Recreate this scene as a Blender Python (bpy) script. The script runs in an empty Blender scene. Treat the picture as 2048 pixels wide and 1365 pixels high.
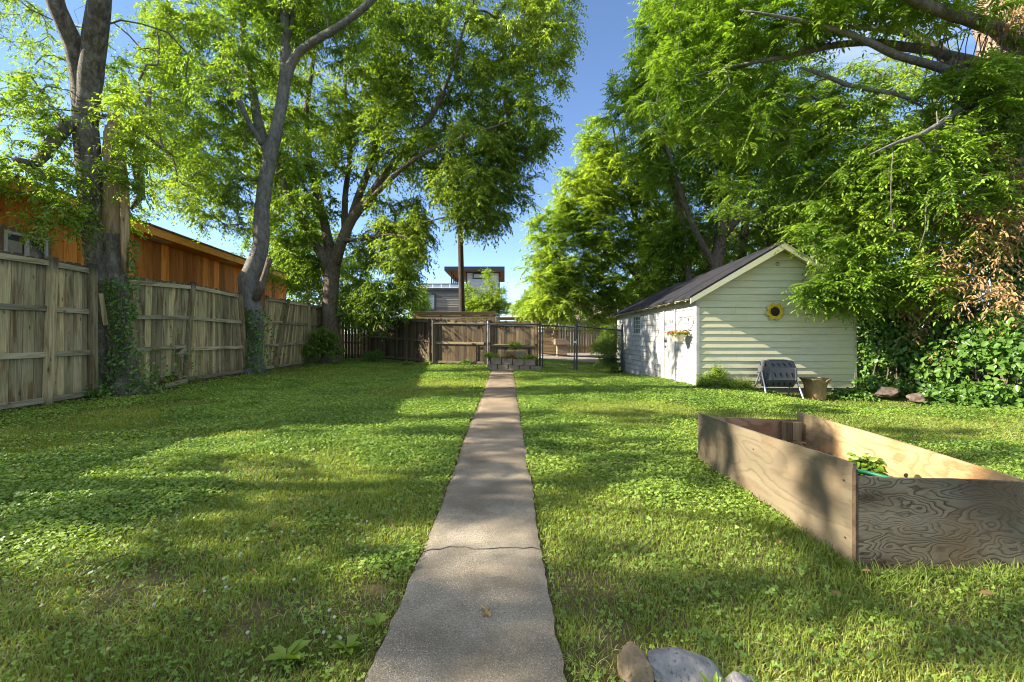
import bpy, bmesh, math
import numpy as np
from mathutils import Vector, Matrix

SC = bpy.context.scene
COL = SC.collection
F, CX, CY, H = 910.0, 1010.0, 667.0, 1.2


def P(px, py, Y):
    """point at distance Y that the photograph shows at pixel px, py"""
    return np.array([(px - CX) / F * Y, Y, H - (py - CY) / F * Y])


def ss(a, b, x):
    t = np.clip((np.asarray(x, float) - a) / (b - a), 0, 1)
    return t * t * (3 - 2 * t)


def _hash(ix, iy, iz, seed):
    n = (ix.astype(np.int64) * 73856093) ^ (iy.astype(np.int64) * 19349663) ^ (iz.astype(np.int64) * 83492791) ^ (seed * 2654435761)
    n = (n ^ (n >> 13)) * 1274126177
    n = n ^ (n >> 16)
    return (n & 0xFFFFFF) / float(0xFFFFFF)


def vnoise(p, scale=1.0, seed=1):
    p = np.asarray(p, float).reshape(-1, 3) * scale + 1000.0
    i = np.floor(p).astype(np.int64)
    f = p - i
    f = f * f * (3 - 2 * f)
    r = 0
    for dx in (0, 1):
        wx = f[:, 0] if dx else 1 - f[:, 0]
        for dy in (0, 1):
            wy = f[:, 1] if dy else 1 - f[:, 1]
            for dz in (0, 1):
                wz = f[:, 2] if dz else 1 - f[:, 2]
                r = r + wx * wy * wz * _hash(i[:, 0] + dx, i[:, 1] + dy, i[:, 2] + dz, seed)
    return r


def n2(x, y, scale, seed=1):
    x = np.asarray(x, float).ravel()
    y = np.asarray(y, float).ravel()
    return vnoise(np.stack([x, y, np.zeros_like(x)], 1), scale, seed)


def ground_z(x, y):
    x = np.asarray(x, float)
    y = np.asarray(y, float)
    d1 = -0.17 * ss(4.5, 6.6, x) * ss(6.0, 9.0, y) * (1 - ss(14, 18, y))
    d2 = -0.20 * ss(11, 16, y) * ss(1.6, 4, x) * (1 - ss(19, 23, y)) * (1 - ss(4.5, 6.6, x))
    m = (n2(x, y, 0.8, 5).reshape(x.shape) - 0.5) * 0.035 + (n2(x, y, 2.5, 6).reshape(x.shape) - 0.5) * 0.015
    return d1 + d2 + m * (1 - np.exp(-np.maximum(np.abs(x + 0.1) - 0.35, 0) * 3))


def gz(x, y):
    return float(ground_z(np.array([x]), np.array([y]))[0])


# ---------------------------------------------------------------- objects
def mesh_arrays(name, V, faces, mat, parent=None, tint=None, smooth=False):
    """V (n,3); faces: list of (m,k) index arrays"""
    V = np.asarray(V, np.float32)
    if parent is not None:
        q = parent
        while q.parent is not None:
            q = q.parent
        V = V - np.array(q.location, np.float32)
    me = bpy.data.meshes.new(name)
    me.vertices.add(len(V))
    me.vertices.foreach_set('co', V.ravel())
    loops = np.concatenate([f.ravel() for f in faces]).astype(np.int32)
    sizes = np.concatenate([np.full(len(f), f.shape[1], np.int32) for f in faces])
    starts = np.concatenate([[0], np.cumsum(sizes)[:-1]]).astype(np.int32)
    me.loops.add(len(loops))
    me.loops.foreach_set('vertex_index', loops)
    me.polygons.add(len(sizes))
    me.polygons.foreach_set('loop_start', starts)
    me.update(calc_edges=True)
    if tint is not None:
        a = me.attributes.new('tint', 'FLOAT', 'POINT')
        a.data.foreach_set('value', np.asarray(tint, np.float32))
    if smooth:
        me.shade_smooth()
    me.materials.append(mat)
    o = bpy.data.objects.new(name, me)
    COL.objects.link(o)
    if parent is not None:
        o.parent = parent
    return o


def tag(o, label=None, cat=None, group=None, kind=None):
    if label:
        o['label'] = label
    if cat:
        o['category'] = cat
    if group:
        o['group'] = group
    if kind:
        o['kind'] = kind
    return o


def thing(name, label, cat, loc=(0, 0, 0), group=None):
    o = bpy.data.objects.new(name, None)
    o.location = [float(c) for c in loc]
    o.empty_display_size = 0.2
    COL.objects.link(o)
    return tag(o, label, cat, group)


def nrm(v):
    v = np.asarray(v, float)
    return v / (np.linalg.norm(v, axis=-1, keepdims=True) + 1e-12)


class MB:
    def __init__(s):
        s.V, s.Fa, s.T, s.t = [], [], [], 0.5

    def add(s, vs, fs):
        b = len(s.V)
        s.V += [tuple(float(c) for c in v) for v in vs]
        s.T += [s.t] * len(vs)
        s.Fa += [tuple(b + i for i in f) for f in fs]
        return s

    def hexa(s, p):
        return s.add(p, [(0, 3, 2, 1), (4, 5, 6, 7), (0, 1, 5, 4), (1, 2, 6, 5), (2, 3, 7, 6), (3, 0, 4, 7)])

    def box(s, c, size, rz=0.0, rot=None):
        h = np.array(size) / 2
        q = np.array([[-1, -1, -1], [1, -1, -1], [1, 1, -1], [-1, 1, -1], [-1, -1, 1], [1, -1, 1], [1, 1, 1], [-1, 1, 1]]) * h
        if rot is not None:
            q = q @ np.array(rot.to_3x3()).T
        elif rz:
            cc, sn = math.cos(rz), math.sin(rz)
            q = q @ np.array([[cc, -sn, 0], [sn, cc, 0], [0, 0, 1]]).T
        return s.hexa(q + np.array(c))

    def bb(s, lo, hi):
        lo, hi = np.array(lo, float), np.array(hi, float)
        return s.box((lo + hi) / 2, hi - lo)

    def bar(s, p, q, w, h, up=(0, 0, 1)):
        p, q = np.array(p, float), np.array(q, float)
        d = nrm(q - p)
        up = np.array(up, float)
        if abs(np.dot(up, d)) > 0.98:
            up = np.array([0, 1.0, 0])
        a = nrm(np.cross(d, up))
        b = np.cross(a, d)
        o = [(-1, -1), (1, -1), (1, 1), (-1, 1)]
        return s.hexa([p + a * w / 2 * x + b * h / 2 * y for x, y in o] + [q + a * w / 2 * x + b * h / 2 * y for x, y in o])

    def prism(s, poly, ex):
        poly = [np.array(v, float) for v in poly]
        ex = np.array(ex, float)
        n = len(poly)
        vs = poly + [v + ex for v in poly]
        fs = [tuple(range(n - 1, -1, -1)), tuple(range(n, 2 * n))]
        fs += [(i, (i + 1) % n, n + (i + 1) % n, n + i) for i in range(n)]
        return s.add(vs, fs)

    def tube(s, pts, r, n=8, cap=True, wob=0.0, seed=3):
        pts = np.array(pts, float)
        m = len(pts)
        r = np.full(m, r, float) if np.isscalar(r) else np.array(r, float)
        tg = np.gradient(pts, axis=0) if m > 2 else np.repeat([pts[-1] - pts[0]], m, 0)
        tg = nrm(tg)
        ref = np.array([1.0, 0, 0]) if abs(tg[0][0]) < 0.8 else np.array([0, 1.0, 0])
        vs = []
        for i in range(m):
            a = nrm(ref - tg[i] * np.dot(ref, tg[i]))
            b = np.cross(tg[i], a)
            ref = a
            for k in range(n):
                th = 2 * math.pi * k / n
                dirv = a * math.cos(th) + b * math.sin(th)
                rr = r[i]
                if wob:
                    rr = rr * (1 + wob * (2 * float(vnoise(pts[i] + dirv * r[i], 2.2, seed)[0]) - 1) + 0.5 * wob * (2 * float(vnoise(pts[i] + dirv * r[i], 7, seed)[0]) - 1))
                vs.append(pts[i] + dirv * rr)
        fs = [(i * n + k, i * n + (k + 1) % n, (i + 1) * n + (k + 1) % n, (i + 1) * n + k) for i in range(m - 1) for k in range(n)]
        if cap:
            fs += [tuple(range(n - 1, -1, -1)), tuple((m - 1) * n + k for k in range(n))]
        return s.add(vs, fs)

    def lathe(s, c, prof, n=24, cap=True, sq=None):
        """prof: (r, z) list; sq: superellipse exponent"""
        vs = []
        for r, z in prof:
            for k in range(n):
                th = 2 * math.pi * (k + 0.5) / n
                q = 1.0
                if sq:
                    q = (abs(math.cos(th)) ** sq + abs(math.sin(th)) ** sq) ** (-1 / sq)
                vs.append((c[0] + r * q * math.cos(th), c[1] + r * q * math.sin(th), c[2] + z))
        m = len(prof)
        fs = [(i * n + k, i * n + (k + 1) % n, (i + 1) * n + (k + 1) % n, (i + 1) * n + k) for i in range(m - 1) for k in range(n)]
        if cap:
            fs += [tuple(range(n - 1, -1, -1)), tuple((m - 1) * n + k for k in range(n))]
        return s.add(vs, fs)

    def build(s, name, mat, parent=None, smooth=None, bevel=0.0):
        V = np.array(s.V, np.float32)
        if parent is not None:
            q = parent
            while q.parent is not None:
                q = q.parent
            V = V - np.array(q.location, np.float32)
        me = bpy.data.meshes.new(name)
        me.from_pydata([tuple(v) for v in V.tolist()], [], s.Fa)
        a = me.attributes.new('tint', 'FLOAT', 'POINT')
        a.data.foreach_set('value', np.array(s.T, np.float32))
        bm = bmesh.new()
        bm.from_mesh(me)
        bmesh.ops.recalc_face_normals(bm, faces=bm.faces)
        bm.to_mesh(me)
        bm.free()
        if smooth is not None:
            me.shade_smooth()
            if smooth < 179:
                me.set_sharp_from_angle(angle=math.radians(smooth))
        me.materials.append(mat)
        o = bpy.data.objects.new(name, me)
        COL.objects.link(o)
        if parent is not None:
            o.parent = parent
        if bevel:
            b = o.modifiers.new('bevel', 'BEVEL')
            b.width = bevel
            b.segments = 1
            b.limit_method = 'ANGLE'
        return o


# ---------------------------------------------------------------- materials
class NT:
    def __init__(s, name):
        s.m = bpy.data.materials.new(name)
        s.m.use_nodes = True
        s.nt = s.m.node_tree
        s.nt.nodes.clear()
        s.out = s.nt.nodes.new('ShaderNodeOutputMaterial')

    def n(s, typ, ins=None, **props):
        nd = s.nt.nodes.new('ShaderNode' + typ)
        for k, v in props.items():
            setattr(nd, k, v)
        for k, v in (ins or {}).items():
            s.set(nd.inputs[k], v)
        return nd

    def set(s, sock, v):
        if isinstance(v, bpy.types.NodeSocket):
            s.nt.links.new(v, sock)
        elif isinstance(v, bpy.types.Node):
            s.nt.links.new(v.outputs[0], sock)
        else:
            if sock.type == 'RGBA' and len(v) == 3:
                v = (*v, 1)
            sock.default_value = v

    def obj(s):
        return s.n('TexCoord').outputs['Object']

    def tint(s):
        return s.n('Attribute', attribute_name='tint').outputs['Fac']

    def vmul(s, v, sc):
        return s.n('VectorMath', {0: v, 1: sc}, operation='MULTIPLY').outputs[0]

    def vadd(s, v, w):
        return s.n('VectorMath', {0: v, 1: w}, operation='ADD').outputs[0]

    def math(s, op, a, b=0.0, clamp=False):
        return s.n('Math', {0: a, 1: b}, operation=op, use_clamp=clamp).outputs[0]

    def noise(s, v, scale, detail=4, rough=0.55, dist=0.0):
        return s.n('TexNoise', {'Vector': v, 'Scale': scale, 'Detail': detail, 'Roughness': rough, 'Distortion': dist}).outputs['Fac']

    def ramp(s, f, stops):
        r = s.n('ValToRGB', {'Fac': f})
        el = r.color_ramp.elements
        while len(el) < len(stops):
            el.new(0.5)
        for e, (p, c) in zip(el, stops):
            e.position = p
            e.color = (*c, 1) if len(c) == 3 else c
        return r.outputs['Color']

    def mix(s, f, a, b, blend='MIX'):
        nd = s.n('Mix', data_type='RGBA', blend_type=blend)
        s.set(nd.inputs[0], f)
        s.set(nd.inputs[6], a)
        s.set(nd.inputs[7], b)
        return nd.outputs[2]

    def bump(s, h, strength=0.5, dist=0.01):
        return s.n('Bump', {'Height': h, 'Strength': strength, 'Distance': dist}).outputs[0]

    def pbr(s, col, rough=0.8, normal=None, metal=0.0, spec=0.3):
        p = s.n('BsdfPrincipled', {'Base Color': col, 'Roughness': rough, 'Metallic': metal, 'Specular IOR Level': spec})
        if normal is not None:
            s.set(p.inputs['Normal'], normal)
        return p

    def done(s, sh):
        s.set(s.out.inputs['Surface'], sh)
        return s.m


def plain(name, c, rough=0.7, var=0.25, scale=6.0, metal=0.0, bump=0.2, spec=0.3):
    t = NT(name)
    o = t.obj()
    f = t.noise(o, scale, 5)
    c = np.array(c)
    col = t.ramp(f, [(0.25, tuple(c * (1 - var))), (0.75, tuple(np.minimum(c * (1 + var), 0.95)))])
    col = t.mix(t.math('MULTIPLY', t.math('GREATER_THAN', t.noise(o, scale * 9, 3), 0.62), 0.35), col, tuple(c * 0.55))
    return t.done(t.pbr(col, rough, t.bump(t.noise(o, scale * 6, 4), bump, 0.01), metal, spec))


def leaf_mat(name, stops, trans=0.45, rough=0.5, warm=(1.25, 1.3, 0.55)):
    t = NT(name)
    col = t.ramp(t.tint(), stops)
    p = t.pbr(col, rough, spec=0.35)
    tc = t.mix(1.0, col, warm, 'MULTIPLY')
    tr = t.n('BsdfTranslucent', {'Color': tc})
    return t.done(t.n('MixShader', {0: trans, 1: p, 2: tr}))


def wood_mat(name, axis, light, dark, brown, sc=1.0, green=0.0, top=None):
    """weathered board, grain along axis 0/1/2; each board has its own tint"""
    t = NT(name)
    o = t.obj()
    ti = t.tint()
    off = t.n('CombineXYZ', {0: t.math('MULTIPLY', ti, 61.0), 1: t.math('MULTIPLY', ti, 37.0), 2: t.math('MULTIPLY', ti, 83.0)}).outputs[0]
    g = [26 * sc] * 3
    g[axis] = 1.1 * sc
    v = t.vadd(t.vmul(o, tuple(g)), off)
    grain = t.noise(v, 1.6, 6, 0.65, 0.6)
    g2 = [5 * sc] * 3
    g2[axis] = 0.7 * sc
    v2 = t.vadd(t.vmul(o, tuple(g2)), off)
    stain = t.noise(v2, 1.6, 4, 0.6, 0.4)
    col = t.ramp(grain, [(0.3, dark), (0.5, tuple((np.array(light) + np.array(dark)) / 2)), (0.68, light)])
    col = t.mix(t.ramp(stain, [(0.5, (0, 0, 0)), (0.64, (0.9, 0.9, 0.9))]), col, brown)
    if green:
        gm = t.noise(t.vadd(t.vmul(o, (1.3, 1.3, 1.0)), off), 1.2, 3)
        col = t.mix(t.math('MULTIPLY', t.ramp(gm, [(0.42, (0, 0, 0)), (0.62, (1, 1, 1))]), green), col, (0.20, 0.22, 0.09))
    br = t.ramp(ti, [(0, (0.5, 0.5, 0.5)), (0.5, (0.95, 0.95, 0.95)), (1, (1.38, 1.32, 1.2))])
    col = t.mix(1.0, col, br, 'MULTIPLY')
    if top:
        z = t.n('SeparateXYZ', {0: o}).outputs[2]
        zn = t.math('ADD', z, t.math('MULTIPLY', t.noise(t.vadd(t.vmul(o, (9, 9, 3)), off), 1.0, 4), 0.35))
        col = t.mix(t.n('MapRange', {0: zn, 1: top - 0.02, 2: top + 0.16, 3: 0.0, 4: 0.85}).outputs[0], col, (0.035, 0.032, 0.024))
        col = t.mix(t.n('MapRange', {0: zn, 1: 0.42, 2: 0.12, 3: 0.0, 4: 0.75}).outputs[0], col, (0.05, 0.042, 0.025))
    # knots
    kv = [7.0 * sc] * 3
    kv[axis] = 2.6 * sc
    vo = t.n('TexVoronoi', {'Vector': t.vadd(t.vmul(o, tuple(kv)), off), 'Scale': 1.0})
    kn = t.ramp(vo.outputs['Distance'], [(0.06, (1, 1, 1)), (0.13, (0, 0, 0))])
    col = t.mix(t.math('MULTIPLY', kn, 0.75), col, (0.05, 0.035, 0.02))
    return t.done(t.pbr(col, 0.85, t.bump(grain, 0.45, 0.006), spec=0.2))


def bark_mat(name, a, b, c, sx=3.0, sz=1.0, lich=0.3):
    t = NT(name)
    o = t.obj()
    v = t.vmul(o, (sx, sx, sz))
    f1 = t.noise(v, 4.5, 9, 0.74, 0.15)
    f2 = t.noise(o, 1.1, 4, 0.6)
    col = t.ramp(f1, [(0.33, a), (0.5, b), (0.66, c)])
    col = t.mix(t.math('MULTIPLY', t.ramp(f2, [(0.48, (0, 0, 0)), (0.66, (1, 1, 1))]), lich), col, tuple(np.array(c) * 1.25))
    f3 = t.noise(t.vmul(o, (5, 5, 22)), 1.5, 3)
    col = t.mix(t.math('MULTIPLY', t.math('GREATER_THAN', f3, 0.66), 0.5), col, tuple(np.array(a) * 0.6))
    return t.done(t.pbr(col, 0.9, t.bump(t.math('ADD', f1, t.math('MULTIPLY', f3, 0.3)), 1.0, 0.07), spec=0.15))
# ================================================================ materials in use
WOOD_UP = wood_mat('weathered_boards_upright', 2, (0.515, 0.423, 0.233), (0.203, 0.158, 0.082), (0.156, 0.085, 0.036), green=0.35, top=2.42)
WOOD_Y = wood_mat('weathered_rail_along', 1, (0.44, 0.395, 0.26), (0.20, 0.175, 0.11), (0.15, 0.10, 0.055), green=0.2)
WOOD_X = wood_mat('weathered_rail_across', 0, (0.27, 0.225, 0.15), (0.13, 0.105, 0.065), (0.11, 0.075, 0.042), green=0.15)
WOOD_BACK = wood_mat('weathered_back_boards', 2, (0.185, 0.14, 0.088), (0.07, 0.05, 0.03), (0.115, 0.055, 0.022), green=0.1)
CEDAR = wood_mat('tan_cedar_slats', 0, (0.360, 0.266, 0.150), (0.202, 0.140, 0.075), (0.216, 0.133, 0.061))
ORANGE = wood_mat('orange_stained_siding', 2, (0.750, 0.293, 0.065), (0.525, 0.176, 0.034), (0.450, 0.143, 0.026), sc=0.8)
ORANGE_TRIM = wood_mat('orange_stained_trim', 1, (0.736, 0.338, 0.091), (0.575, 0.225, 0.052), (0.529, 0.200, 0.046), sc=0.8)
WHITE = plain('old_white_paint', (0.5, 0.49, 0.46), 0.6, 0.06, 5)
GLASS = plain('dark_window_glass', (0.035, 0.04, 0.05), 0.08, 0.2, 2, bump=0.0, spec=0.6)
STEEL = plain('galvanised_steel', (0.55, 0.56, 0.57), 0.35, 0.1, 20, metal=0.8, bump=0.05)
DARKSTEEL = plain('dark_painted_pipe', (0.06, 0.062, 0.06), 0.5, 0.3, 20, metal=0.3, bump=0.1)
BLACK = plain('black_rubber', (0.02, 0.02, 0.02), 0.6, 0.2)


def painted_siding(name, base, peel=0.25, yellow=(0.72, 0.68, 0.42)):
    t = NT(name)
    o = t.obj()
    ti = t.tint()
    off = t.n('CombineXYZ', {0: t.math('MULTIPLY', ti, 71.0), 1: t.math('MULTIPLY', ti, 31.0), 2: t.math('MULTIPLY', ti, 13.0)}).outputs[0]
    v = t.vadd(t.vmul(o, (1.2, 1.2, 7)), off)
    f = t.noise(v, 1.5, 5, 0.6)
    b = np.array(base)
    col = t.ramp(f, [(0.3, tuple(b * 0.86)), (0.55, tuple(b)), (0.75, tuple(np.minimum(b * 1.06, 0.9)))])
    g = t.noise(t.vmul(o, (0.9, 0.9, 0.6)), 1.3, 4)
    col = t.mix(t.math('MULTIPLY', t.ramp(g, [(0.45, (0, 0, 0)), (0.7, (1, 1, 1))]), 0.5), col, yellow)
    pk = t.noise(t.vadd(t.vmul(o, (9, 9, 30)), off), 1.4, 5, 0.7)
    col = t.mix(t.math('MULTIPLY', t.ramp(pk, [(0.67, (0, 0, 0)), (0.72, (1, 1, 1))]), peel), col, (0.30, 0.25, 0.17))
    return t.done(t.pbr(col, 0.65, t.bump(pk, 0.35, 0.004), spec=0.25))


CREAM = painted_siding('peeling_cream_paint', (0.55, 0.525, 0.335), 0.8, (0.54, 0.48, 0.21))
WHITESIDE = painted_siding('chalky_white_paint', (0.42, 0.415, 0.40), 0.6, (0.38, 0.36, 0.30))


def shingle_mat(name, a, b):
    t = NT(name)
    o = t.obj()
    bk = t.n('TexBrick', {'Vector': t.vmul(t.n('CombineXYZ', {0: t.n('SeparateXYZ', {0: o}).outputs[1], 1: t.n('SeparateXYZ', {0: o}).outputs[0]}).outputs[0], (1, 1, 1)),
                          'Color1': (*a, 1), 'Color2': (*b, 1), 'Mortar': (0.012, 0.012, 0.012, 1), 'Scale': 1.0, 'Mortar Size': 0.006,
                          'Brick Width': 0.3, 'Row Height': 0.13})
    f = t.noise(o, 60, 3)
    col = t.mix(0.5, bk.outputs['Color'], t.ramp(f, [(0.3, tuple(np.array(a) * 0.6)), (0.7, tuple(np.array(b) * 1.3))]))
    return t.done(t.pbr(col, 0.9, t.bump(t.math('ADD', f, bk.outputs['Fac']), 0.5, 0.01), spec=0.05))


SHINGLE = shingle_mat('charcoal_shingles', (0.018, 0.018, 0.023), (0.035, 0.034, 0.039))
SHINGLE_TAN = shingle_mat('tan_shingles', (0.182, 0.143, 0.111), (0.234, 0.189, 0.150))
SHINGLE_BROWN = shingle_mat('brown_shingles', (0.15, 0.11, 0.08), (0.24, 0.18, 0.13))


def plywood(name, axis, a, b, line, contrast, freq=34.0, warm=None, stretch=3.2, knots=True, nscale=1.35):
    t = NT(name)
    o = t.obj()
    off = t.n('CombineXYZ', {0: t.math('MULTIPLY', t.tint(), 9.0), 1: 0.0, 2: t.math('MULTIPLY', t.tint(), 5.0)}).outputs[0]
    sv = [2.6, 2.6, 2.6]
    sv[axis] = 2.6 / stretch
    v = t.vadd(t.vmul(o, tuple(sv)), off)
    h = t.noise(v, nscale, 2.4, 0.5, 0.25)
    fine = t.noise(t.vmul(v, (9, 9, 9)), 1.5, 4, 0.6)
    hh = t.math('ADD', t.math('MULTIPLY', h, freq), t.math('MULTIPLY', fine, 0.9))
    s = t.math('FRACT', hh)
    ring = t.ramp(s, [(0.0, (1, 1, 1)), (0.16, (0.55, 0.55, 0.55)), (0.42, (0, 0, 0)), (0.86, (0, 0, 0)), (1.0, (1, 1, 1))])
    big = t.noise(v, 0.9, 3)
    col = t.ramp(big, [(0.35, a), (0.65, b)])
    fs = t.noise(t.vmul(v, (3, 3, 30) if axis != 2 else (30, 30, 3)), 2.0, 4)
    col = t.mix(t.math('MULTIPLY', fs, 0.35), col, tuple(np.array(a) * 0.55))
    amt = t.math('MULTIPLY', ring, t.math('MULTIPLY', t.ramp(t.noise(v, 1.7, 2), [(0.3, (0.25, 0.25, 0.25)), (0.65, (1, 1, 1))]), contrast))
    col = t.mix(amt, col, line)
    if knots:
        vo = t.n('TexVoronoi', {'Vector': v, 'Scale': 1.35})
        kn = t.ramp(vo.outputs['Distance'], [(0.05, (0.8, 0.8, 0.8)), (0.10, (0.45, 0.45, 0.45)), (0.3, (0, 0, 0))])
        col = t.mix(kn, col, line)
    if warm:
        col = t.mix(t.math('MULTIPLY', t.ramp(t.noise(o, 2.3, 4), [(0.45, (0, 0, 0)), (0.62, (1, 1, 1))]), 0.7), col, warm)
    return t.done(t.pbr(col, 0.75, t.bump(t.math('ADD', fine, t.math('MULTIPLY', ring, -0.6)), 0.35, 0.004), spec=0.25))


PLY_FRONT = plywood('grained_plywood_front', 0, (0.131, 0.107, 0.066), (0.201, 0.172, 0.115), (0.031, 0.015, 0.006), 1.0, 26, stretch=2.6, nscale=2.3, warm=(0.107, 0.070, 0.034))
PLY_SIDE = plywood('grey_tan_plywood', 1, (0.129, 0.102, 0.062), (0.207, 0.166, 0.102), (0.059, 0.039, 0.022), 0.55, 10, knots=False, warm=(0.148, 0.105, 0.061))
PLY_WARM = plywood('knotty_tan_plywood', 1, (0.313, 0.216, 0.102), (0.405, 0.302, 0.157), (0.138, 0.068, 0.025), 0.6, 9, (0.248, 0.122, 0.043))
PLY_FAR = plywood('red_grain_plywood', 0, (0.30, 0.18, 0.095), (0.38, 0.245, 0.14), (0.13, 0.05, 0.02), 0.85, 18)

G_STOPS = [(0.0, (0.092, 0.139, 0.023)), (0.35, (0.175, 0.246, 0.035)), (0.7, (0.305, 0.363, 0.057)), (0.86, (0.441, 0.410, 0.117)), (1.0, (0.560, 0.583, 0.344))]
GRASS = leaf_mat('grass_blades', G_STOPS, 0.5, 0.55, (1.2, 1.2, 0.5))
CLOVER = leaf_mat('clover_leaves', [(0.0, (0.082, 0.156, 0.024)), (0.5, (0.174, 0.280, 0.046)), (0.9, (0.302, 0.399, 0.070)), (1.0, (0.469, 0.447, 0.126))], 0.38, 0.5, (1.15, 1.2, 0.5))
LEAF_YG = leaf_mat('hackberry_leaves', [(0.0, (0.078, 0.154, 0.017)), (0.5, (0.161, 0.271, 0.029)), (1.0, (0.305, 0.412, 0.051))], 0.5, 0.45, (1.35, 1.35, 0.5))
LEAF_MID = leaf_mat('elm_leaves', [(0.0, (0.077, 0.153, 0.019)), (0.5, (0.163, 0.265, 0.032)), (1.0, (0.319, 0.405, 0.054))], 0.48, 0.45, (1.3, 1.3, 0.5))
LEAF_DK = leaf_mat('walnut_leaflets', [(0.0, (0.095, 0.183, 0.021)), (0.5, (0.202, 0.329, 0.036)), (1.0, (0.403, 0.496, 0.063))], 0.42, 0.4, (1.25, 1.3, 0.5))
LEAF_BR = leaf_mat('bright_leaflets', [(0.0, (0.111, 0.204, 0.024)), (0.5, (0.227, 0.349, 0.044)), (1.0, (0.377, 0.474, 0.073))], 0.48, 0.45, (1.3, 1.3, 0.5))
IVY = leaf_mat('ivy_leaves', [(0.0, (0.040, 0.094, 0.015)), (0.5, (0.084, 0.172, 0.028)), (1.0, (0.174, 0.276, 0.051))], 0.3, 0.35, (1.2, 1.3, 0.55))
DEADLEAF = leaf_mat('dry_brown_leaves', [(0.0, (0.165, 0.089, 0.032)), (0.5, (0.328, 0.200, 0.077)), (1.0, (0.502, 0.357, 0.162))], 0.3, 0.7, (1.1, 0.9, 0.6))
BARK_A = bark_mat('smooth_grey_bark', (0.056, 0.048, 0.034), (0.138, 0.121, 0.091), (0.275, 0.250, 0.200))
BARK_B = bark_mat('pale_grey_bark', (0.085, 0.078, 0.068), (0.16, 0.15, 0.132), (0.25, 0.235, 0.21), 2.5, 1.0, 0.4)
BARK_C = bark_mat('rough_brown_bark', (0.058, 0.043, 0.029), (0.138, 0.109, 0.077), (0.246, 0.203, 0.145), 5, 1.3, 0.3)
BARK_D = bark_mat('vine_clad_bark', (0.13, 0.09, 0.06), (0.30, 0.22, 0.16), (0.50, 0.38, 0.29), 6, 1.0, 0.4)
DEADWOOD = wood_mat('bare_dead_wood', 2, (0.38, 0.285, 0.155), (0.14, 0.10, 0.055), (0.11, 0.068, 0.032), sc=0.9)

# ================================================================ world, sun, camera
SUN_DIR = nrm(np.array([-1.0, -0.09, 0.5625]))     # towards the sun
w = bpy.data.worlds.new('World')
SC.world = w
w.use_nodes = True
nt = w.node_tree
nt.nodes.clear()
wo = nt.nodes.new('ShaderNodeOutputWorld')
bg = nt.nodes.new('ShaderNodeBackground')
sky = nt.nodes.new('ShaderNodeTexSky')
sky.sky_type = 'NISHITA'
sky.sun_disc = False
sky.sun_elevation = math.asin(SUN_DIR[2])
sky.sun_rotation = math.atan2(SUN_DIR[0], SUN_DIR[1])
sky.air_density = 0.85
sky.dust_density = 0.15
sky.ozone_density = 2.6
sky.altitude = 1800
# thin high cloud streaks in the sky itself
tc = nt.nodes.new('ShaderNodeTexCoord')
mp = nt.nodes.new('ShaderNodeMapping')
mp.inputs['Scale'].default_value = (2.2, 2.2, 11.0)
nz = nt.nodes.new('ShaderNodeTexNoise')
nz.inputs['Scale'].default_value = 1.3
nz.inputs['Detail'].default_value = 6
nz.inputs['Distortion'].default_value = 0.5
rp = nt.nodes.new('ShaderNodeValToRGB')
rp.color_ramp.elements[0].position = 0.60
rp.color_ramp.elements[0].color = (0, 0, 0, 1)
rp.color_ramp.elements[1].position = 0.88
rp.color_ramp.elements[1].color = (0.13, 0.13, 0.13, 1)
mx = nt.nodes.new('ShaderNodeMix')
mx.data_type = 'RGBA'
mx.inputs[7].default_value = (13.2, 13.2, 13.2, 1)
nt.links.new(tc.outputs['Generated'], mp.inputs[0])
nt.links.new(mp.outputs[0], nz.inputs['Vector'])
nt.links.new(nz.outputs['Fac'], rp.inputs[0])
# unseen bright cloud added behind the camera as fill light
sx = nt.nodes.new('ShaderNodeSeparateXYZ')
nt.links.new(tc.outputs['Generated'], sx.inputs[0])
mr = nt.nodes.new('ShaderNodeMapRange')
mr.interpolation_type = 'SMOOTHSTEP'
for k_, v_ in ((1, 0.15), (2, -0.45), (3, 0.0), (4, 0.12)):
    mr.inputs[k_].default_value = v_
nt.links.new(sx.outputs[1], mr.inputs[0])
mm = nt.nodes.new('ShaderNodeMath')
mm.operation = 'MULTIPLY'
mm.inputs[1].default_value = 1.0
r2 = nt.nodes.new('ShaderNodeValToRGB')
r2.color_ramp.elements[0].position = 0.30
r2.color_ramp.elements[1].position = 0.55
nt.links.new(nz.outputs['Fac'], r2.inputs[0])
nt.links.new(r2.outputs[0], mm.inputs[0])
nt.links.new(mr.outputs[0], mm.inputs[1])
ma = nt.nodes.new('ShaderNodeMath')
ma.operation = 'ADD'
ma.use_clamp = True
nt.links.new(mm.outputs[0], ma.inputs[0])
nt.links.new(rp.outputs[0], ma.inputs[1])
# unseen broken cloud added above the frame to fill the lawn
mz = nt.nodes.new('ShaderNodeMapRange')
mz.interpolation_type = 'SMOOTHSTEP'
for k_, v_ in ((1, 0.66), (2, 0.86), (3, 0.0), (4, 0.36)):
    mz.inputs[k_].default_value = v_
nt.links.new(sx.outputs[2], mz.inputs[0])
mm2 = nt.nodes.new('ShaderNodeMath')
mm2.operation = 'MULTIPLY'
nt.links.new(r2.outputs[0], mm2.inputs[0])
nt.links.new(mz.outputs[0], mm2.inputs[1])
ma2 = nt.nodes.new('ShaderNodeMath')
ma2.operation = 'ADD'
ma2.use_clamp = True
nt.links.new(ma.outputs[0], ma2.inputs[0])
nt.links.new(mm2.outputs[0], ma2.inputs[1])
nt.links.new(ma2.outputs[0], mx.inputs[0])
nt.links.new(sky.outputs[0], mx.inputs[6])
nt.links.new(mx.outputs[2], bg.inputs[0])
bg.inputs[1].default_value = 0.085
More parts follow.
